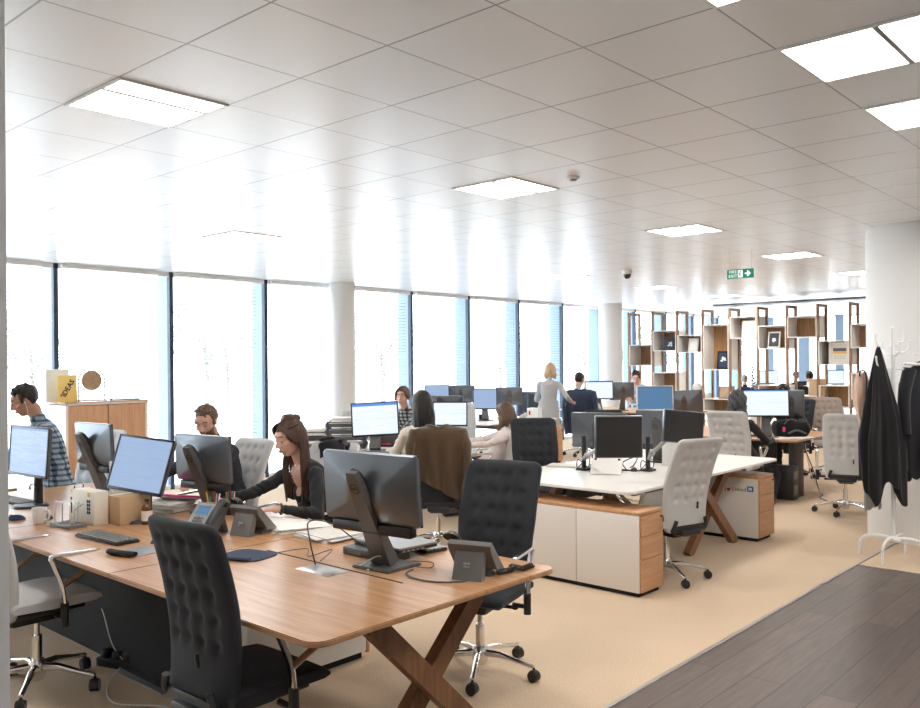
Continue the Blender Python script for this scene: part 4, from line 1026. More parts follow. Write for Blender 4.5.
for k in range(5): m = MB(); m.box((.01*(k % 2), .02*(k % 3), .015+.045*k), (.26, .34, .03), .002, rot=(0, 0, .1*(k % 3))); m.build('folder', ['stand_grey', 'paper', 'slate_fabric', 'newsprint', 'paper'][k], g)
# small desk things near the woman in beige
c = at(378, 447, .74)
def postit(px_, py_, z, label, mat='pink', s=.07):
    c = at(px_, py_, z); g = empty('sticky_notes', c, 30, label, 'sticky notes'); m = MB(); m.box((0, 0, .015), (s, s, .03), rot=(0, R(8), 0)); m.build('pad', mat, g)
postit(373, 447, .74, 'pink sticky note block under the lit page monitor, left one')
postit(387, 446, .74, 'pink sticky note block under the lit page monitor, right one', s=.09)
p = at(384, 450, .74); papers(p.x, p.y, 40, 'papers on the white desk beside the hand of the woman in beige', 4, seed=31)
keyboard(*at(400, 454, .74)[:2], 215, 'keyboard under the hands of the woman in beige')
p = at(472, 447, .74)
ph = phone(6.80, 6.80, 200, 'dark desk phone on the white desk left of the woman in pink')
g = empty('in_tray', (6.72, 7.15, .74), 40, 'dark slanted document holder behind the brown jacket', 'document holder')
for k in range(5): m = MB(); m.box((-.1+.05*k, 0, .10), (.008, .24, .20), rot=(0, R(-25), 0)); m.build('divider', 'grey_plastic', g)
m = MB(); m.box((0, 0, .01), (.3, .26, .02)); m.build('base', 'black_plastic', g)
mouse(6.84, 6.32, 170, 'black mouse on the white desk beside the woman in pink')
# desk with white boxes (behind, px 540-570)
g = empty('tissue_box', (11.35, 8.55, .74), 10, 'white box with a small red mark on the far white desk', 'box')
m = MB(); m.box((0, 0, .09), (.16, .2, .18), .004); m.build('carton', 'white_plastic', g); m = MB(); m.box((-.081, .05, .1), (.002, .03, .07)); m.build('red_mark', 'red', g)
g = empty('white_box', (11.1, 8.95, .74), 10, 'low plain white box beside the one with the red mark', 'box')
m = MB(); m.box((0, 0, .07), (.2, .24, .14), .004); m.build('carton', 'paper', g); m = MB(); m.box((0, 0, .142), (.21, .25, .01), .002); m.build('lid', 'white_plastic', g)
g = empty('fruit_jar', (10.75, 8.75, .74), 0, 'jar of yellow and orange sweets on the far white desk', 'jar')
m = MB(); m.lathe([(.05, 0), (.055, .02), (.055, .10), (.045, .12)]); m.build('jar', 'orange_paper', g); m = MB(); m.cyl((0, 0, .12), (0, 0, .14), .05, seg=18); m.build('lid', 'bottle_glass', g)
pot(10.5, 9.0, 'dark pen pot on the far white desk', seed=41)
papers(11.0, 8.5, 5, 'white papers at the near end of the far white desk', 4, seed=42)
# oak topped bench on the right
c = at(703, 423, .74)
g = empty('patterned_bottle', (10.35, 5.25, .74), 0, 'white drinking bottle with a dark pattern, left of the person with covered head', 'bottle')
m = MB(); m.lathe([(.035, 0), (.038, .02), (.038, .16), (.022, .2), (.018, .23)], seg=20); m.build('body', 'white_plastic', g); m = MB(); m.cyl((0, 0, .225), (0, 0, .26), .02, seg=14); m.build('cap', 'white_plastic', g)
m = MB()
for k in range(14): a = k*2.4; m.ball((math.cos(a)*.0375, math.sin(a)*.0375, .02+.01*k), .009, 8)
m.build('spots', 'leg_oak', g)
g = empty('camera_bag', (10.55, 3.98, .74), 30, 'black bag with grey straps and a pink tag on the oak desk', 'bag')
m = MB(); t = bmesh.new(); bmesh.ops.create_cube(t, size=1); bmesh.ops.subdivide_edges(t, edges=t.edges[:], cuts=5, use_grid_fill=True)
for v in t.verts:
    q = v.co.normalized()*.62; v.co = v.co.lerp(q, .55); v.co = Vector((v.co.x*.26, v.co.y*.40, v.co.z*.2+.10)); v.co += Vector(noise.noise_vector(v.co*14))*.014; v.co.z = max(.0, v.co.z)
m._add(t); m.build('body', 'black_matt', g)
m = MB(); m.tube([(-.10, .12, .12), (-.13, .06, .20), (-.08, -.02, .22), (-.12, -.10, .13)], .010, 8, 4); m.tube([(-.12, -.16, .05), (-.15, -.05, .09), (-.14, .05, .05)], .012, 8, 4); m.build('strap', 'stand_grey', g)
m = MB(); m.box((-.145, .10, .10), (.008, .03, .06), .002); m.build('luggage_tag', 'pink', g)
papers(10.22, 3.98, 70, 'white papers at the near corner of the oak desk by the hooded person', 3, seed=51)
papers(10.45, 3.80+.01, 80, 'white papers at the near edge of the oak desk beside the bag', 3, seed=52)
postit(771, 432, .76, 'orange box under the wide lit monitor', 'orange_paper', .1)
keyboard(10.35, 4.5, 180, 'keyboard in front of the person with covered head')
g = empty('computer_tower', (10.28, 4.02, 0), 0, 'black computer tower standing on the carpet beside the dark end panel', 'computer')
m = MB(); m.box((0, 0, .21), (.18, .40, .40), .006); m.build('case', 'black_plastic', g); m = MB(); m.box((0, -.203, .30), (.14, .006, .09), .001); m.build('drive_bay', 'grey_plastic', g); m = MB(); m.box((0, -.203, .12), (.12, .006, .12), .001); m.build('vent_panel', 'grey_plastic', g)
g = empty('grey_cabinet', (10.15, 4.9, 0), 0, 'pale pedestal under the oak desk behind the black computer', 'cabinet')
m = MB(); m.box((0, 0, .29), (.38, .5, .54), .004); m.build('carcass', 'cream_laminate', g)
for k in range(3): m = MB(); m.box((-.193, 0, .12+.17*k), (.01, .46, .15), .002); m.build('drawer', 'cream_laminate', g)
cable([(10.9, 3.95, .60), (10.95, 3.85, .3), (11.0, 3.8, .05), (10.85, 3.7, .01), (10.6, 3.65, .01), (10.4, 3.5, .01)], 'tangled dark cable on the carpet behind the empty grey chair', r=.006)
cable([(11.1, 4.0, .60), (11.05, 3.9, .2), (11.15, 3.8, .01), (11.3, 3.75, .01), (11.2, 3.6, .01)], 'pale cable hanging from the oak desk behind the empty grey chair', 'cable_white', r=.006)
# white framed monitor neighbours
c = at(690, 424, .9)
# plant beyond the shelves
c = dist(753, 372, 20.5); g = empty('potted_plant', (c.x, c.y, 0), 0, 'dark leaved tall plant beyond the shelving above the dark shirted man', 'plant')
m = MB(); m.lathe([(.16, 0), (.2, .4), (.18, .4), (.17, .36), (0, .35)]); m.build('pot', 'white_plastic', g)
m = MB(); m.tube([(0, 0, .35), (.02, .02, .9), (0, 0, 1.5)], .015, 7); m.build('stem', 'bark', g)
simple('plant_leaf', (.03, .06, .05), .5)
q = random.Random(4); t = bmesh.new()
for k in range(60):
    z = .9+.95*k/60; a = k*2.4; l = .22-.10*(k/60); b = Vector((0, 0, z)); d = Vector((math.cos(a), math.sin(a), .5)).normalized(); s = d.cross(Vector((0, 0, 1))).normalized()*.045
    v = [t.verts.new(p) for p in (b, b+d*l*.5+s, b+d*l-Vector((0, 0, .04)), b+d*l*.5-s)]; t.faces.new(v)
m = MB(); m._add(t); m.build('leaves', 'plant_leaf', g)
# clock-like dark ornament in the right hand shelf column
g = empty('speaker_ornament', (SX+.12, 9.81-SP*8-.38, 1.44), 0, 'grey round ornament on the box beside the white column', 'ornament')
m = MB(); m.ball((0, 0, .13), (.06, .10, .12)); m.build('body', 'stand_grey', g); m = MB(); m.ball((-.05, 0, .13), (.02, .06, .07)); m.build('face', 'silver_plastic', g)

# ------------------------------------------------------------------ coat stand with garments
S = Vector((pc.x, pc.y, 0)); st_ = dist(894, 540, 7.16)
sx, sy = st_.x, st_.y
g = empty('coat_stand', (sx, sy, 0), -48, 'white metal coat stand in front of the wide white column', 'coat stand')
# local frame: +x = camera right
m = MB(); m.cyl((0, 0, .15), (0, 0, 1.95), .019, seg=16); m.ball((0, 0, 1.955), .019, 12); m.build('pole', 'white_paint', g)
for k in range(4):
    a = PI/4+k*PI/2; c_, s_ = math.cos(a), math.sin(a)
    m = MB(); m.tube([(0, 0, .17), (c_*.10, s_*.10, .185), (c_*.22, s_*.22, .17), (c_*.27, s_*.27, .12), (c_*.285, s_*.285, .0)], .012, 8, 4, flat=(1, 1.2)); m.build('leg', 'white_paint', g)
m = MB(); m.lathe([(.02, .15), (.055, .155), (.055, .175), (.02, .20)]); m.build('hub', 'white_paint', g)
for k, (z, a, l) in enumerate(((1.87, 20, .13), (1.80, 5, .15), (1.84, 190, .16), (1.66, 200, .18), (1.66, -10, .17), (1.30, 0, .14), (1.78, 95, .14), (1.78, 270, .12))):
    a = R(a); c_, s_ = math.cos(a), math.sin(a)
    m = MB(); m.tube([(0, 0, z-.04), (c_*l*.5, s_*l*.5, z-.05), (c_*l*.9, s_*l*.9, z-.02), (c_*l, s_*l, z+.05)], .007, 8, 4); m.ball((c_*l, s_*l, z+.055), .010, 8); m.build('hook', 'white_paint', g)
simple('black_cloth', (.006, .006, .008), .9, bump=.4, bscale=250, sheen=.2)
simple('black_knit', (.012, .013, .018), .95, bump=.6, bscale=180, sheen=.2)
simple('peach_cloth', (.62, .43, .32), .85, bump=.3, bscale=200)
simple('grey_cloth', (.35, .33, .31), .9, bump=.3, bscale=200)
Rz = Matrix.Rotation(R(-48), 4, 'Z')
def garment(name, lx, ly, ztop, L, prof, label, mat, cat, folds=7, seed=1, hem=.05, th=.006, amp=.22, shear=0):
    """cloth hanging from a point; prof(v) -> (half width, half depth); hem ragged"""
    o = Rz @ Vector((lx, ly, 0)); g = empty(name, (sx+o.x, sy+o.y, ztop), -48, label, cat)
    q = random.Random(seed); ph = [q.uniform(0, 6.28) for _ in range(4)]
    def fn(u, v):
        a = 2*PI*u; hw, hd = prof(v)
        k = 1+amp*min(1, v*2.2)*(math.sin(folds*a+ph[0]+v*1.5)*.7+math.sin((folds*2+1)*a+ph[1])*.3)
        z = -L*v-hem*v*v*(math.sin(3*a+ph[2])+.6*math.sin(7*a+ph[3]))
        return Vector((hw*k*math.cos(a)+shear*v, hd*k*math.sin(a), z))
    m = MB(); n = 90; rows = 34
    rs = [[fn(i/n, j/rows) for i in range(n)] for j in range(rows+1)]
    inner = [[p.lerp(Vector((shear*j/rows, 0, p.z)), .12) for p in rs[rows-j]] for j, _ in enumerate(range(4))]
    m.rings(rs+[[Vector((p.x*.9, p.y*.9, p.z+.01)) for p in rs[-1]]]+[[Vector((p.x*.6, p.y*.6, p.z+.12)) for p in rs[-1]]], caps=True)
    m.build('cloth', mat, g, 80)
    return g
garment('black_shawl', -.135, -.03, 1.80, 1.22, lambda v: (.012+.15*min(1, v*1.55)**.8-.015*max(0, v-.7), .010+.085*min(1, v*2)), 'long black shawl hanging to a point on the left of the coat stand', 'black_cloth', 'shawl', 6, 3, .08, amp=.3, shear=.03)
g = garment('dark_jacket', .27, .02, 1.68, .95, lambda v: (.03+.17*min(1, v*5)**.6-.02*v, .03+.07*min(1, v*3)), 'dark jacket on a white hanger on the right of the coat stand', 'black_knit', 'jacket', 6, 9, .06, amp=.14)
m = MB()
for s in (-1, 1): m.tube([(s*.13, -.03, -.07), (s*.19, -.05, -.3), (s*.185, -.06, -.62)], lambda t: .055-.012*t, 12, 5)
m.build('sleeves', 'black_knit', g, 70)
m = MB(); m.tube([(-.19, -.05, -.02), (-.06, -.06, -.03), (.06, -.05, -.01), (.09, -.04, .05), (.07, -.04, .09)], .012, 8, 5); o = Rz @ Vector((.27, .02, 0))
h = empty('coat_hanger', (sx+o.x, sy+o.y, 1.68), -48, 'white curved coat hanger holding the dark jacket', 'hanger'); m.build('bar', 'white_plastic', h)
m = MB(); m.tube([(-.04, -.03, 0), (-.06, -.01, .06), (-.09, 0, .05)], .005, 6, 4); m.build('hook', 'white_plastic', h)
garment('beige_scarf', -.235, .06, 1.58, .46, lambda v: (.02+.045*math.sin(PI*min(1, v*.9+.15)), .02+.03*math.sin(PI*min(1, v*.9+.15))), 'peach coloured scarf hanging behind the left of the black shawl', 'peach_cloth', 'scarf', 4, 5, .01)
garment('grey_garment', -.13, .10, 1.50, 1.08, lambda v: (.03+.04*min(1, v*3), .03), 'grey garment hanging low behind the black shawl', 'grey_cloth', 'garment', 4, 6, .02)
garment('pink_scarf', .27, -.12, 1.14, .26, lambda v: (.02+.06*math.sin(PI*min(1, v*.8+.12)), .03), 'small pink and beige scarf at the right edge of the photo', 'peach_cloth', 'scarf', 5, 8, .02)
o = Rz @ Vector((-.225, .0, 0)); g = empty('umbrella', (sx+o.x, sy+o.y, .62), -48, 'thin furled black umbrella hanging at the left of the coat stand', 'umbrella')
m = MB(); m.tube([(0, 0, 0), (0, 0, .1), (0, 0, .8)], lambda t: .006+.012*math.sin(PI*min(1, t*.9+.05)), 10, 6); m.build('canopy', 'black_cloth', g)
m = MB(); m.tube([(0, 0, .8), (0, 0, .93), (-.02, 0, .98), (-.05, 0, .97), (-.055, 0, .93)], .007, 8, 4); m.build('handle', 'black_plastic', g)

# ------------------------------------------------------------------ people: one continuous body surface each, hair and clothing details as children
simple('skin', (.62, .36, .27), .5, vary=.06, bscale=30); simple('skin_tan', (.50, .27, .18), .5, vary=.06, bscale=30)
simple('top_black', (.012, .012, .014), .9, bump=.3, bscale=200, sheen=.1)
simple('top_navy', (.022, .026, .035), .9, bump=.3, bscale=200)
simple('top_beige', (.74, .66, .58), .85, bump=.2, bscale=150)
simple('top_pink', (.84, .74, .72), .85, bump=.2, bscale=150)
simple('top_grey', (.42, .42, .43), .9, bump=.3, bscale=150)
simple('top_greyblue', (.42, .47, .53), .85, bump=.2, bscale=150)
simple('top_lightblue', (.50, .62, .74), .8, bump=.2, bscale=150)
simple('top_darkgrey', (.075, .075, .08), .9, bump=.3, bscale=150)
simple('top_white', (.82, .82, .83), .8, bump=.2, bscale=150)
simple('trousers', (.02, .021, .026), .9, bump=.2, bscale=200); simple('shoe_tan', (.25, .15, .09), .5); simple('shoe_black', (.02, .02, .02), .4)
simple('beard', (.20, .095, .05), .9, bump=.8, bscale=300, vary=.3)
def hairmat(n, c):
    m = simple(n, c, .42, bump=.5, bscale=120, vary=.35, spec=.4); return m
hairmat('hair_brown', (.060, .030, .018)); hairmat('hair_dark', (.018, .014, .013)); hairmat('hair_mid', (.13, .075, .045)); hairmat('hair_blonde', (.50, .34, .20)); hairmat('hair_grey', (.30, .27, .25))
def plaid(name, a, b_, c):
    m, nt, b = nmat(name); L = nt.links.new
    tc = nt.nodes.new('ShaderNodeTexCoord'); w1 = nt.nodes.new('ShaderNodeTexWave'); w2 = nt.nodes.new('ShaderNodeTexWave')
    w1.bands_direction = 'Z'; w2.bands_direction = 'Y'; 
    for w_ in (w1, w2): w_.inputs['Scale'].default_value = 7; w_.wave_profile = 'SAW'; L(tc.outputs['Object'], w_.inputs['Vector'])
    g1 = nt.nodes.new('ShaderNodeMath'); g1.operation = 'GREATER_THAN'; g1.inputs[1].default_value = .55; L(w1.outputs['Fac'], g1.inputs[0])
    g2 = nt.nodes.new('ShaderNodeMath'); g2.operation = 'GREATER_THAN'; g2.inputs[1].default_value = .55; L(w2.outputs['Fac'], g2.inputs[0])
    ad = nt.nodes.new('ShaderNodeMath'); ad.operation = 'ADD'; L(g1.outputs[0], ad.inputs[0]); L(g2.outputs[0], ad.inputs[1])
    dv = nt.nodes.new('ShaderNodeMath'); dv.operation = 'MULTIPLY'; dv.inputs[1].default_value = .5; L(ad.outputs[0], dv.inputs[0])
    cr = nt.nodes.new('ShaderNodeValToRGB'); cr.color_ramp.interpolation = 'CONSTANT'; e = cr.color_ramp.elements
    e[0].color = (*a, 1); e[1].position = .4; e[1].color = (*b_, 1); k = e.new(.8); k.color = (*c, 1)
    L(dv.outputs[0], cr.inputs['Fac']); L(cr.outputs['Color'], b.inputs['Base Color']); b.inputs['Roughness'].default_value = .85
plaid('top_plaid', (.36, .44, .52), (.10, .16, .24), (.02, .035, .06)); plaid('top_pattern', (.5, .5, .5), (.12, .12, .13), (.03, .03, .03))

def ik(a, b, l1, l2, hint):
    a = Vector(a); b = Vector(b); d = b-a; L = min(d.length, (l1+l2)*.985); dn = d.normalized(); b = a+dn*L
    x = (l1*l1-l2*l2+L*L)/(2*L); h = math.sqrt(max(0, l1*l1-x*x))
    hv = (hint-dn*hint.dot(dn)).normalized()
    return a+dn*x+hv*h, b
PEOPLE = 0
def person(label, hip, face, head, hface, pitch=15, hands=None, s=1.0, female=False, top='top_black', skin='skin', bottom='trousers', shoe='shoe_black', hair=('short', 'hair_brown'), sleeves=1, vox=.009, stand=False, feet=None, beard=False, seed=1, roll=0, neckline=0, eyes=True, extra=None, fing=35, watch=False):
    """hip, head: world points; face/hface: heading of torso and head in degrees; hands: world wrist targets (left, right)"""
    hip = Vector(hip); head = Vector(head)
    g = empty('person', (hip.x, hip.y, 0), 0, label, 'person')
    o0 = Vector((hip.x, hip.y, 0)); hip = hip-o0; head = head-o0
    fd = Vector((math.cos(R(face)), math.sin(R(face)), 0)); lf = Vector((-fd.y, fd.x, 0)); up = Vector((0, 0, 1))
    Hm = Matrix.Translation(head) @ Matrix.Rotation(R(hface), 4, 'Z') @ Matrix.Rotation(R(pitch), 4, 'Y') @ Matrix.Rotation(R(roll), 4, 'X') @ Matrix.Scale(s, 4)
    neck_top = Hm @ Vector((-.035, 0, -.085))
    sp = (neck_top-hip); nb = neck_top-(up*.075+ (neck_top-hip).normalized()*.02+ fd*.035)*s
    ud = (nb-hip).normalized(); fw = (fd-ud*fd.dot(ud)).normalized()
    T = (nb-hip).length
    prims = []; bm = MB()
    def cap(a, b, r0, r1, lab, flat=None, seg=14):
        a = Vector(a); b = Vector(b); prims.append((a, b, r0, r1, lab))
        bm.cyl(a, b, r0, r1, seg=seg, flat=flat); bm.ball(a, r0, seg); bm.ball(b, r1, seg)
    # torso rings
    W = .92 if female else 1.05
    prof = [(-.10, .10, .09), (-.06, .155, .115), (.04, .165, .12), (.18*1, .135 if female else .15, .098), (.30, .15, .108), (.40, .160, .112), (.46, .165, .095), (.495, .13, .075), (.515, .07, .055)]
    k = T/.52; rs = []
    sh_off = fd*0
    for (t, rx, ry) in prof:
        c = hip+ud*(t*k)+fw*(-.018*math.sin(max(0, t)/.5*PI)+ .02*(1-min(1, max(0, t)/.5))*0)
        n = 28; rs.append([c+lf*(rx*W*s*math.copysign(abs(math.cos(a))**.85, math.cos(a)))+fw*(ry*s*math.copysign(abs(math.sin(a))**.9, math.sin(a))) for a in (2*PI*j/n for j in range(n))])
    bm.rings(rs)
    for (t, r_) in ((0, .13), (.12, .12), (.24, .12), (.36, .125), (.44, .11)):
        for q in (-1, 1):
            c = hip+ud*(t*k)+lf*(q*.045); prims.append((c, c+ud*.05, r_*s, r_*s, 'top'))
    if female:
        for q in (-1, 1): bm.ball(hip+ud*(.33*k)+lf*(.065*q*s)+fw*(.075*s), .062*s, 14)
    # pelvis
    for q in (-1, 1): cap(hip+lf*(.06*q), hip+lf*(.085*q*s)-ud*.03, .11*s, .10*s, 'bottom')
    # neck and head
    cap(nb+fw*.005-ud*.02, neck_top, .050*s, (.048 if female else .054)*s, 'skin')
    def H(p): return Hm @ Vector(p)
    bm.ball(head, (1, 1, 1), 8) if False else None
    def ell(c, r, seg=22):
        t = bmesh.new(); bmesh.ops.create_uvsphere(t, u_segments=seg, v_segments=seg*2//3, radius=1)
        bm._add(t, Hm @ Matrix.Translation(c) @ Matrix.Diagonal((*r, 1)))
    ell((-.014, 0, .028), (.092, .074, .090)); ell((.016, 0, -.022), (.072, .061, .082)); ell((.034, 0, -.078), (.042, .036, .034)); ell((.062, 0, .038), (.026, .050, .03))
    prims.append((H((0, 0, .02)), H((0, 0, .03)), .09*s, .09*s, 'skin')); prims.append((H((.03, 0, -.05)), H((.03, 0, -.06)), .06*s, .05*s, 'skin'))
    hc = lambda a, b, r0, r1: (bm.cyl(H(a), H(b), r0*s, r1*s, seg=10), bm.ball(H(a), r0*s, 10), bm.ball(H(b), r1*s, 10))
    hc((.086, 0, .018), (.106, 0, -.022), .007, .011); hc((.094, -.010, -.026), (.094, .010, -.026), .009, .009)      # nose
    for q in (-1, 1):
        hc((.078, .014*q, .031), (.068, .046*q, .030), .008, .007)        # brow
        hc((.060, .040*q, -.024), (.050, .050*q, -.015), .016, .014)     # cheek
        hc((-.006, .073*q, .012), (-.004, .074*q, -.022), .012, .007)     # ear
        hc((-.014, .079*q, .014), (-.010, .078*q, -.012), .007, .006)
        hc((.0725, .021*q, .0185), (.0685, .042*q, .0165), .0068, .0062)  # eyelid
    hc((.082, -.014, -.058), (.082, .014, -.058), .009, .009)
    # arms
    sh = hip+ud*(.445*k)
    hd = []
    if hands is None: hands = (o0+hip+fd*.35+lf*.15+up*.20, o0+hip+fd*.35-lf*.15+up*.20)
    for q, hw in ((1, hands[0]), (-1, hands[1])):
        wr = Vector(hw)-o0; S0 = sh+lf*(q*(.155 if female else .178)*s)+fw*0
        hint = (lf*q*.6-up*.9-fd*.35)
        el, wr = ik(S0, wr, .285*s, .255*s, hint)
        ra = .85 if female else 1
        cap(sh+lf*(q*.09*s), S0, .062*s*ra, .060*s*ra, 'top'); cap(S0, el, .056*s*ra, .044*s*ra, 'top')
        m2 = el.lerp(wr, .35); cap(el, m2, .044*s*ra, .040*s*ra, 'top' if sleeves > .4 else 'skin')
        cap(m2, wr, .040*s*ra, .028*s*ra, 'top' if sleeves > .9 else 'skin')
        # hand
        d = (wr-el).normalized(); dd = Vector((d.x, d.y, d.z*.25)).normalized(); sd = dd.cross(up).normalized(); dn = sd.cross(dd).normalized()
        cap(wr, wr+dd*.03*s, .024*s, .022*s, 'skin')
        pc_ = wr+dd*.055*s
        for j in range(4):
            off = (-.030+.020*j)*s; kn = wr+dd*(.092-.004*abs(j-1.5))*s+sd*off
            cap(wr+dd*.025*s+sd*off*.6, kn, .0135*s, .0115*s, 'skin', seg=8)
            Lf = (.066, .080, .076, .058)[j if q > 0 else 3-j]*s
            f0 = kn; a1 = R(fing*.5); f1 = f0+(dd*math.cos(a1)-up*math.sin(a1))*Lf*.5+sd*(off*.10); a2 = R(fing*1.3); f2 = f1+(dd*math.cos(a2)-up*math.sin(a2))*Lf*.5
            cap(f0, f1, .0105*s, .0090*s, 'skin', seg=8); cap(f1, f2, .0090*s, .0078*s, 'skin', seg=8)
        ths = sd*(-q)*(-1)
        inner = (-lf*q).normalized(); sgn = 1 if sd.dot(inner) > 0 else -1
        t0 = wr+dd*.030*s+sd*sgn*.022*s; t1 = t0+(dd*.6+sd*sgn*.75-up*.2).normalized()*.038*s; t2 = t1+(dd*.9+sd*sgn*.25-up*.3).normalized()*.032*s
        cap(t0, t1, .0140*s, .0115*s, 'skin', seg=8); cap(t1, t2, .0115*s, .0085*s, 'skin', seg=8)
        hd.append((el, wr, dd))
    # legs
    for q in (1, -1):
        hj = hip+lf*(.085*q*s)-ud*.02
        if stand:
            kn = Vector((hj.x, hj.y, hip.z*.53))+fd*.02; an = Vector((hj.x, hj.y, .085))+lf*(.02*q)
        elif feet:
            an = Vector(feet[0 if q > 0 else 1])-o0; kn, an = ik(hj, an, .43*s, .42*s, fd+up*.9)
        else:
            kn = hj+fd*.42*s+lf*(.05*q)-up*.02; an = Vector((kn.x, kn.y, .09))-fd*.06
        cap(hj, kn, .082*s, .058*s, 'bottom'); cap(kn, kn.lerp(an, .35), .057*s, .055*s, 'bottom'); cap(kn.lerp(an, .35), an, .055*s, .040*s, 'bottom')
        tz = Vector((an.x, an.y, .035)); cap(Vector((an.x, an.y, max(.045, an.z-.03)))-fd*.03, Vector((an.x, an.y, .035))+fd*.16*s, .042*s, .034*s, 'shoe', seg=12)
    # union into one surface
    me = bpy.data.meshes.new('raw'); bm.bm.to_mesh(me); bm.bm.free(); to = bpy.data.objects.new('raw', me); C.objects.link(to)
    md = to.modifiers.new('r', 'REMESH'); md.mode = 'VOXEL'; md.voxel_size = vox; md.adaptivity = 0
    ms = to.modifiers.new('s', 'SMOOTH'); ms.factor = .5; ms.iterations = 3 if vox < .008 else 2
    bpy.context.view_layer.update()
    body = bpy.data.meshes.new_from_object(to.evaluated_get(bpy.context.evaluated_depsgraph_get()))
    bpy.data.objects.remove(to); bpy.data.meshes.remove(me)
    n = len(body.vertices); co_ = np.empty(n*3, np.float32); body.vertices.foreach_get('co', co_); co_ = co_.reshape(-1, 3)
    labs = ['top', 'skin', 'bottom', 'shoe', 'beard']; best = np.full(n, 1e9, np.float32); lab = np.zeros(n, np.int32)
    for a, b, r0, r1, l_ in prims:
        a_ = np.array(a, np.float32); b_ = np.array(b, np.float32); ab = b_-a_; t = np.clip(((co_-a_)@ab)/max(1e-9, float(ab@ab)), 0, 1)
        dd_ = np.linalg.norm(co_-(a_+t[:, None]*ab), axis=1)-(r0+(r1-r0)*t)
        mk = dd_ < best; best[mk] = dd_[mk]; lab[mk] = labs.index(l_)
    Hi = np.array(Hm.inverted(), np.float32); hl = co_@Hi[:3, :3].T+Hi[:3, 3]
    inhead = (np.abs(hl[:, 1]) < .1) & (hl[:, 2] > -.115) & (np.abs(hl[:, 0]) < .13); lab[inhead] = 1
    if neckline:        # open neckline: skin shows below the throat in front
        rel = co_-np.array(nb, np.float32); fr = rel@np.array(fw, np.float32); dw = -rel@np.array(ud, np.float32); sl = np.abs(rel@np.array(lf, np.float32))
        lab[(fr > .0) & (dw < neckline) & (sl < .075*(1-dw/neckline*.85)) & (lab == 0)] = 1
    if hair[0] == 'hood': lab[(lab == 1) & (hl[:, 0] < .02) & (np.abs(hl[:, 1]) < .2) & (hl[:, 2] > -.25)] = 0
    if beard: lab[inhead & (hl[:, 2] < -.032) & (hl[:, 0] > -.012) & (np.abs(hl[:, 1])+hl[:, 0]*.2 > -.1) & ~((hl[:, 0] > .085) & (hl[:, 2] > -.04)) & ((hl[:, 2] < -.045) | (np.abs(hl[:, 1]) > .045))] = 4
    # cloth wrinkles
    nr = np.empty(n*3, np.float32); body.vertices.foreach_get('normal', nr); nr = nr.reshape(-1, 3)
    cl = (lab == 0) | (lab == 2)
    w_ = np.sin(co_[:, 2]*95+7*np.sin(co_[:, 0]*23+seed)+5*np.sin(co_[:, 1]*19))*.0022+np.sin(co_[:, 2]*41+4*np.sin(co_[:, 1]*17+seed)+co_[:, 0]*31)*.0028+.003
    co_[cl] += nr[cl]*w_[cl, None]
    body.vertices.foreach_set('co', co_.reshape(-1))
    for m_ in (top, skin, bottom, shoe, 'beard'): body.materials.append(MATS[m_])
    pi = []
    vl = lab
    for p in body.polygons: pi.append(int(vl[p.vertices[0]]))
    body.polygons.foreach_set('material_index', pi); body.shade_smooth(); body.name = 'body'
    bo = bpy.data.objects.new('body', body); C.objects.link(bo); bo.parent = g
    # face details
    if eyes:
        for q in (-1, 1):
            m = MB(); m.ball(H((.0705, .031*q, .008)), .0100*s, 12); e = m.build('eye', 'eye_white', g)
            m = MB(); m.ball(H((.0752, .031*q, .0055)), .0068*s, 10); m.build('iris', 'iris', e)
            m = MB(); m.tube([H((.0845, .016*q, .036)), H((.083, .031*q, .041)), H((.070, .048*q, .035))], .0034*s, 6, 3); m.build('eyebrow', hair[1] if hair[0] != 'hood' else 'hair_dark', g)
        m = MB(); m.tube([H((.086, -.022, -.060)), H((.0925, -.008, -.056)), H((.0925, .008, -.056)), H((.086, .022, -.060))], .0036*s, 6, 3); m.tube([H((.086, -.019, -.063)), H((.0915, 0, -.066)), H((.086, .019, -.063))], .0042*s, 6, 3); m.build('lips', 'lips' if female else 'lips_man', g)
    # hair
    q_ = random.Random(seed*17); style, hm = hair
    def shell(c, r, amp=.004, cut=None, seg=40, sc=26):
        t = bmesh.new(); bmesh.ops.create_uvsphere(t, u_segments=seg, v_segments=seg*2//3, radius=1)
        for v in t.verts:
            p = Vector((v.co.x*r[0]+c[0], v.co.y*r[1]+c[1], v.co.z*r[2]+c[2]))
            p += v.co*(noise.noise(Vector((p.x*sc, p.y*sc*1.3, p.z*sc*.5))+Vector((seed, 0, 0)))*amp)
            v.co = p
        return t
    def lock(m, ph, L, wid=.016, r0=.084, drop=0, curl=.01, flare=1.0, start=.118):
        a = R(ph); c_, s_ = math.cos(a), math.sin(a)
        P = [(-.02+c_*.03, s_*.03, start), (-.016+c_*.070, s_*.058, .092), (-.016+c_*.098, s_*.079, .04), (-.016+c_*.100, s_*.083, -.02)]
        P = [H(p) for p in P]; base = P[-1]; outd = (Hm.to_3x3() @ Vector((c_*.5, s_, 0))).normalized()
        nseg = 5
        for j in range(1, nseg+1):
            t = j/nseg; P.append(base+Vector((0, 0, -L*t*s))+outd*(.012*math.sin(t*PI)*flare+curl*q_.uniform(-1, 1)*.6)+Vector((q_.uniform(-1, 1), q_.uniform(-1, 1), 0))*.004)
        m.tube(P, lambda t: wid*s*(.75+.25*math.sin(t*PI))*(1 if t < .8 else 1-(t-.8)*3.6), 7, 3, flat=(1.25, .62))
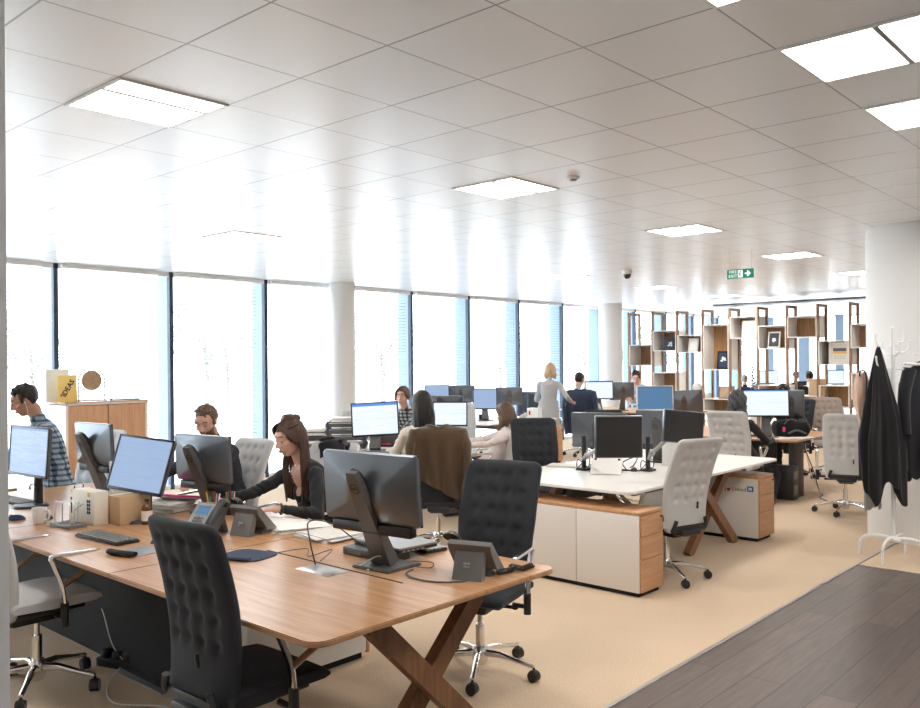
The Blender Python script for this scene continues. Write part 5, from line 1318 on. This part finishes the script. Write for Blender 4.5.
    if style == 'short':
        m = MB(); t = shell((-.026, 0, .038), (.094, .080, .094), .012, sc=34); m._add(t, Hm)
        t = shell((.006, 0, .090), (.056, .058, .030), .008, sc=40); m._add(t, Hm)
        for k2 in range(34):
            ph = q_.uniform(-1.1, 1.1); x0 = q_.uniform(-.06, .03); a = Vector((x0, ph*.055, .119-.25*x0*x0-abs(ph)*.022)); b_ = a+Vector((.022, q_.uniform(-.012, .012), q_.uniform(-.002, .010)))
            m.cyl(H(a), H(b_), .008*s, .004*s, seg=6)
        for q in (-1, 1): m.ball(H((.018, .0715*q, .012)), (.012*s, .008*s, .022*s), 10)
        m.build('hair', hm, g, 80)
    elif style in ('long', 'bob', 'updo', 'tied'):
        m = MB(); t = shell((-.024, 0, .034), (.098, .084, .098), .006); m._add(t, Hm)
        L = {'long': .42, 'bob': .13, 'updo': .40, 'tied': .03}[style]
        lo = {'tied': 85, 'updo': 100, 'long': 80}.get(style, 66)
        for ph in range(lo, 360-lo+1, 8 if style != 'tied' else 10):
            for ly in range(2): lock(m, ph+q_.uniform(-4, 4), L*q_.uniform(.82, 1.05), r0=.084, wid=.017 if ly == 0 else .013, curl=.012)
        # parted strands sweeping from the parting to the temples
        for q in (-1, 1):
            for j in range(7):
                m.tube([H((.045-.012*j, .004*q, .117+.0015*j)), H((.058-.012*j, .042*q, .095)), H((.050-.012*j, .070*q, .055)), H((.028-.010*j, .081*q, .010)), H((.012-.010*j, .084*q, -.03))], lambda t: .013*s*(.7+.3*math.sin(PI*t)), 7, 3, flat=(1.3, .6))
        if style == 'updo':
            for k2, (dx, dz) in enumerate(((-.045, .118), (-.075, .105), (-.02, .128))): m._add(shell((dx, 0, dz), (.040, .038, .028), .010, sc=40), Hm)
            for q in (-1, 1): m.tube([H((.03, .06*q, .08)), H((-.02, .075*q, .085)), H((-.07, .05*q, .095))], .012*s, 8, 4)
        if style == 'tied': m._add(shell((-.115, 0, .03), (.035, .035, .04), .008), Hm)
        m.build('hair', hm, g, 80)
    elif style == 'pony':
        m = MB(); m._add(shell((-.024, 0, .034), (.099, .085, .099), .008), Hm)
        for ph in range(75, 286, 10): lock(m, ph, .05, wid=.015)
        for j in range(16):
            a = q_.uniform(-.03, .03); b_ = q_.uniform(-.02, .02); m.tube([H((-.09, a*.5, .03)), H((-.12, a, -.03+b_))+Vector((0, 0, -.01)), H((-.125, a*1.3, -.09)), H((-.115, a*1.6, -.16)), H((-.10, a*1.8, -.22+b_))], lambda t: .013*(1-.5*t), 6, 3)
        m.build('hair', hm, g, 80)
    elif style == 'hood':
        m = MB(); t = bmesh.new(); bmesh.ops.create_uvsphere(t, u_segments=56, v_segments=36, radius=1)
        for v in t.verts:
            p = Vector((v.co.x*.112-.028, v.co.y*.100, v.co.z*.122+.026)); an = math.atan2(v.co.y, v.co.x)
            p += v.co*(.006*math.sin(9*v.co.z+6*an)+.005*math.sin(14*an+5*v.co.z)); v.co = p
        m._add(t, Hm)
        rr = []
        for j in range(9):
            t_ = j/8; c = (H((-.03, 0, -.04)).lerp(nb-ud*.025, t_)); r_ = (.090+.018*t_**1.5)*s
            rr.append([c+lf*(r_*1.25*math.cos(a)*(1+.04*math.sin(7*a+9*t_)))+fw*(r_*.85*math.sin(a)*(1+.04*math.sin(5*a+7*t_))) for a in (2*PI*i/40 for i in range(40))])
        m.rings(rr); m.build('headscarf', hm, g, 80)
    if watch:
        el, wr, dd = hd[0]; M_ = Matrix.Translation(wr-dd*.01) @ Vector((0, 0, 1)).rotation_difference(dd).to_matrix().to_4x4()
        m = MB(); m.tube([M_ @ Vector((math.cos(a)*.031, math.sin(a)*.031, 0)) for a in (2*PI*i/18 for i in range(18))], .007, 6, 1, closed=True); m.build('wristwatch', 'black_plastic', g)
    if extra: extra(g, H, s)
    return g

def glasses_phones(g, H, s):
    m = MB()
    for q in (-1, 1): m.tube([H((.092, .031*q+.019*math.cos(a), .006+.014*math.sin(a))) for a in (2*PI*i/16 for i in range(16))], .0016, 5, 1, closed=True); m.tube([H((.092, .049*q, .010)), H((.0, .082*q, .014))], .0016, 5, 1)
    m.tube([H((.092, -.013, .008)), H((.092, .013, .008))], .0016, 5, 1); m.build('spectacles', 'stand_grey', g)
    m = MB(); m.ball(H((.006, .083, -.008)), .008, 10); m.tube([H((.008, .085, -.012)), H((.012, .083, -.05)), H((.03, .072, -.12)), H((.06, .05, -.20))], .0022, 6, 4); m.build('earphone', 'white_plastic', g)
def earring(g, H, s):
    m = MB(); m.ball(H((-.002, .088, -.028)), .005, 8); m.build('earring', 'chrome', g)
    m = MB(); m.tube([H((-.02, .05, -.13)), H((.03, .035, -.18)), H((.06, 0, -.215)), H((.03, -.035, -.18))], .0015, 5, 4); m.build('necklace', 'chrome', g)

def long_sweater(g, H, s):
    m = MB(); rs = []
    for j in range(9):
        t = j/8; rs.append([Vector((math.cos(R(35))*b_*.0+0, 0, 0))+Matrix.Rotation(R(35), 3, 'Z') @ Vector((a_*(.125+.035*t)*(1+.03*math.sin(9*q+3*t)), b_*(.165+.03*t)*(1+.03*math.sin(7*q)), 1.02-.50*t)) for q, a_, b_ in ((2*PI*i/36, math.cos(2*PI*i/36), math.sin(2*PI*i/36)) for i in range(36))])
    m.rings(rs); m.build('sweater_skirt', 'top_grey', g, 80)
V = lambda *a: Vector(a)
h = dist(24, 401, 6.9)
person('seated man with glasses and white earphones in a blue checked shirt, at the left edge', (3.02, 7.22, .58), 165, h, 166, pitch=24, hands=(V(2.35, 6.98, .80), V(2.35, 7.40, .80)), top='top_plaid', skin='skin_tan', hair=('short', 'hair_dark'), vox=.008, seed=2, extra=glasses_phones, s=1.04)
h = dist(206, 422, 6.55)
person('bearded man in a dark jumper leaning forward behind a monitor', (3.80, 5.92, .55), 184, h, 214, pitch=24, hands=(V(3.05, 5.35, .80), V(2.98, 5.95, .80)), top='top_navy', hair=('short', 'hair_mid'), vox=.007, beard=True, seed=3, s=1.03)
h = dist(289, 438, 5.5)
person('woman with long brown hair and black top typing at the left oak desk', (3.72, 4.68, .55), 168, h, 178, pitch=17, hands=(V(3.13, 4.33, .80), V(2.98, 4.80, .80)), top='top_black', female=True, hair=('updo', 'hair_brown'), vox=.0065, seed=4, neckline=.17, watch=True, extra=earring)
h = dist(421, 405, 7.7)
person('dark haired woman in a beige top on the chair with the brown jacket', (5.52, 5.66, .58), 62, h, 80, pitch=12, hands=(dist(393, 453, 8.0), dist(402, 452, 8.15)), top='top_beige', female=True, hair=('long', 'hair_dark'), vox=.008, seed=5, eyes=False)
h = dist(402.5, 396.5, 10.4)
person('woman with brown tied back hair and patterned top facing the camera beyond the lit monitor', (7.58, 7.80, .60), 205, (h.x, h.y, h.z), 206, pitch=6, hands=(V(6.94, 7.4, .80), V(6.92, 7.75, .80)), top='top_pattern', female=True, hair=('tied', 'hair_mid'), seed=6)
h = dist(505, 414, 9.45)
person('woman with brown bobbed hair and pale pink top, reaching to the desk', (7.26, 6.10, .56), 140, h, 100, pitch=14, hands=(V(6.84, 6.10, .79), V(6.90, 6.45, .79)), top='top_pink', female=True, hair=('bob', 'hair_mid'), seed=7, eyes=False, s=.98)
h = dist(550.5, 370.5, 14.6)
person('standing blonde woman in a grey sweater near the windows, seen from behind', (h.x-.10, h.y-.02, .90), 35, h, 18, pitch=18, stand=True, hands=(V(h.x+.1, h.y+.20, 1.0), V(h.x+.22, h.y-.28, 1.0)), top='top_grey', bottom='top_grey', female=True, hair=('bob', 'hair_blonde'), seed=8, s=1.02, extra=long_sweater)
h = dist(579.5, 380, 15.3)
person('dark haired man in a grey blue shirt on the chair with the navy jacket', (12.95, 8.62, .70), 20, h, 5, pitch=12, hands=(dist(592, 405, 15.6), dist(598, 405, 15.4)), top='top_greyblue', hair=('short', 'hair_dark'), seed=9, s=1.08)
h = dist(636, 377.5, 16.4)
person('man with dark hair and light blue shirt looking down, in front of the shelving', (15.5, 8.72, .68), 200, (h.x, h.y, h.z), 205, pitch=28, hands=(dist(621, 403, 16.0), dist(628, 404, 15.9)), top='top_lightblue', hair=('short', 'hair_dark'), seed=10, s=1.08)
h = dist(738, 403.5, 9.82)
person('person in black with a dark grey head covering, seen from behind at the oak desk', (9.68, 4.22, .56), 8, h, 5, pitch=14, hands=(V(10.12, 4.45, .80), dist(773, 440, 9.95)), top='top_black', female=True, hair=('hood', 'top_darkgrey'), seed=11, feet=(V(10.0, 4.25, .09), dist(771, 503, 9.85)), shoe='shoe_tan', eyes=False)
h = dist(783.5, 393, 11.5)
person('woman with dark hair and grey cardigan facing the camera, half hidden by a monitor', (12.0, 4.52, .56), 195, h, 200, pitch=12, hands=(V(11.35, 4.1, .80), V(11.3, 4.55, .80)), top='top_darkgrey', skin='skin_tan', female=True, hair=('tied', 'hair_dark'), seed=12)
h = dist(744.5, 380, 21.2)
person('grey haired man in a dark shirt seated beyond the shelving, back to the camera', (20.9, 8.6, .56), 25, h, 20, pitch=8, top='top_navy', hair=('short', 'hair_grey'), seed=13, eyes=False)
h = dist(796, 376, 22.0)
person('dark haired person facing the camera far beyond the shelving, mostly hidden', (22.5, 8.0, .58), 215, h, 215, pitch=6, top='top_navy', skin='skin_tan', hair=('short', 'hair_dark'), seed=14)
h = dist(809.5, 377, 18.6)
person('dark haired man in a white shirt seated beyond the shelving, back to the camera', (h.x+.02, h.y, .60), 30, h, 20, pitch=8, top='top_white', hair=('short', 'hair_dark'), seed=15, eyes=False, s=1.05)

# ------------------------------------------------------------------ jackets over chair backs
def draped(cx, cy, face, mat, label, W=.27, top=1.135, low=.60, seed=1, s=1):
    g = empty('jacket', (cx, cy, 0), face, label, 'jacket'); q = random.Random(seed); ph = [q.uniform(0, 6) for _ in range(4)]
    def fn(u, v):
        y = (u*2-1)*W; e = abs(u*2-1)
        if v < .25:      # front side hanging into the seat
            z = top-.16*(1-v/.25); x = -.325+(.0)*(v/.25)
        else:
            t = (v-.25)/.75; z = top-(top-low+.10*math.sin(u*3+ph[0]))*t**1.0 if t > .05 else top
            x = -.415+.16*t**1.3-.03*math.sin(min(1, t*4)*PI/2)
            if t <= .05: x = -.325-.09*(t/.05)
        x += .03*math.sin(u*19+ph[1]+v*3)*max(0, v-.3)*1.5+.02*e**2; y += .02*math.sin(v*6+ph[2])*e
        if v > .3: x -= .012*max(0, math.sin(u*29+ph[3]))*(v-.3)
        z -= .03*e**3
        return Vector((x, y*(1+.12*max(0, v-.4)), z))
    m = MB(); m.sheet(fn, 44, 40, .014); m.build('cloth', mat, g, 80)
    for sgn in (-1, 1):
        m = MB(); m.tube([(-.36, sgn*(W-.02), top-.03), (-.40, sgn*(W+.02), top-.15), (-.38, sgn*(W+.03), top-.35), (-.36, sgn*(W+.01), top-.58)], lambda t: .05-.012*t+.005*math.sin(t*22), 12, 6, flat=(1, .7)); m.build('sleeve', mat, g, 80)
    m = MB(); m.tube([(-.30, -.10, top+.004), (-.38, -.06, top+.012), (-.40, 0, top-.01), (-.38, .06, top+.012), (-.30, .10, top+.004)], .018, 8, 4, flat=(1, .8)); m.build('collar', mat, g, 80)
    return g
simple('brown_suede', (.085, .050, .026), .95, bump=.5, bscale=160, sheen=.3, vary=.25); simple('navy_cloth', (.018, .035, .075), .7, bump=.3, bscale=120, sheen=.2)
draped(5.60, 5.33, 45, 'brown_suede', 'brown suede jacket draped over the back of the chair of the woman in beige', seed=3, W=.225)
o = draped(12.75, 8.55, 30, 'navy_cloth', 'navy blue jacket draped over the chair back of the man in grey blue', seed=6, low=.50, W=.25); o.scale = (1, 1, 1.05)
o = draped(3.62, 4.76, 188, 'black_cloth', 'black jacket bunched over the chair of the woman with long hair', seed=8, W=.12, low=.90)

# ------------------------------------------------------------------ daylight and exposure
w = bpy.data.worlds.new('World'); bpy.context.scene.world = w; w.use_nodes = True
bg = w.node_tree.nodes['Background']; bg.inputs['Color'].default_value = (.86, .935, 1, 1); bg.inputs['Strength'].default_value = 4.4
def portal(loc, rot, sx, sy):
    l = bpy.data.lights.new('portal', 'AREA'); l.shape = 'RECTANGLE'; l.size = sx; l.size_y = sy; l.cycles.is_portal = True
    o = bpy.data.objects.new('window_portal', l); C.objects.link(o); o.location = loc; o.rotation_euler = rot
portal((11, WY+.35, CEIL/2), (R(-90), 0, 0), 28, CEIL)
portal((XE+.1, 7.7, CEIL/2), (R(90), 0, R(90)), 5.6, CEIL)
vs = bpy.context.scene.view_settings
bpy.context.scene.display_settings.display_device = 'sRGB'
vs.view_transform = 'Standard'; vs.look = 'None'; vs.exposure = .70; vs.gamma = 1; vs.use_curve_mapping = False
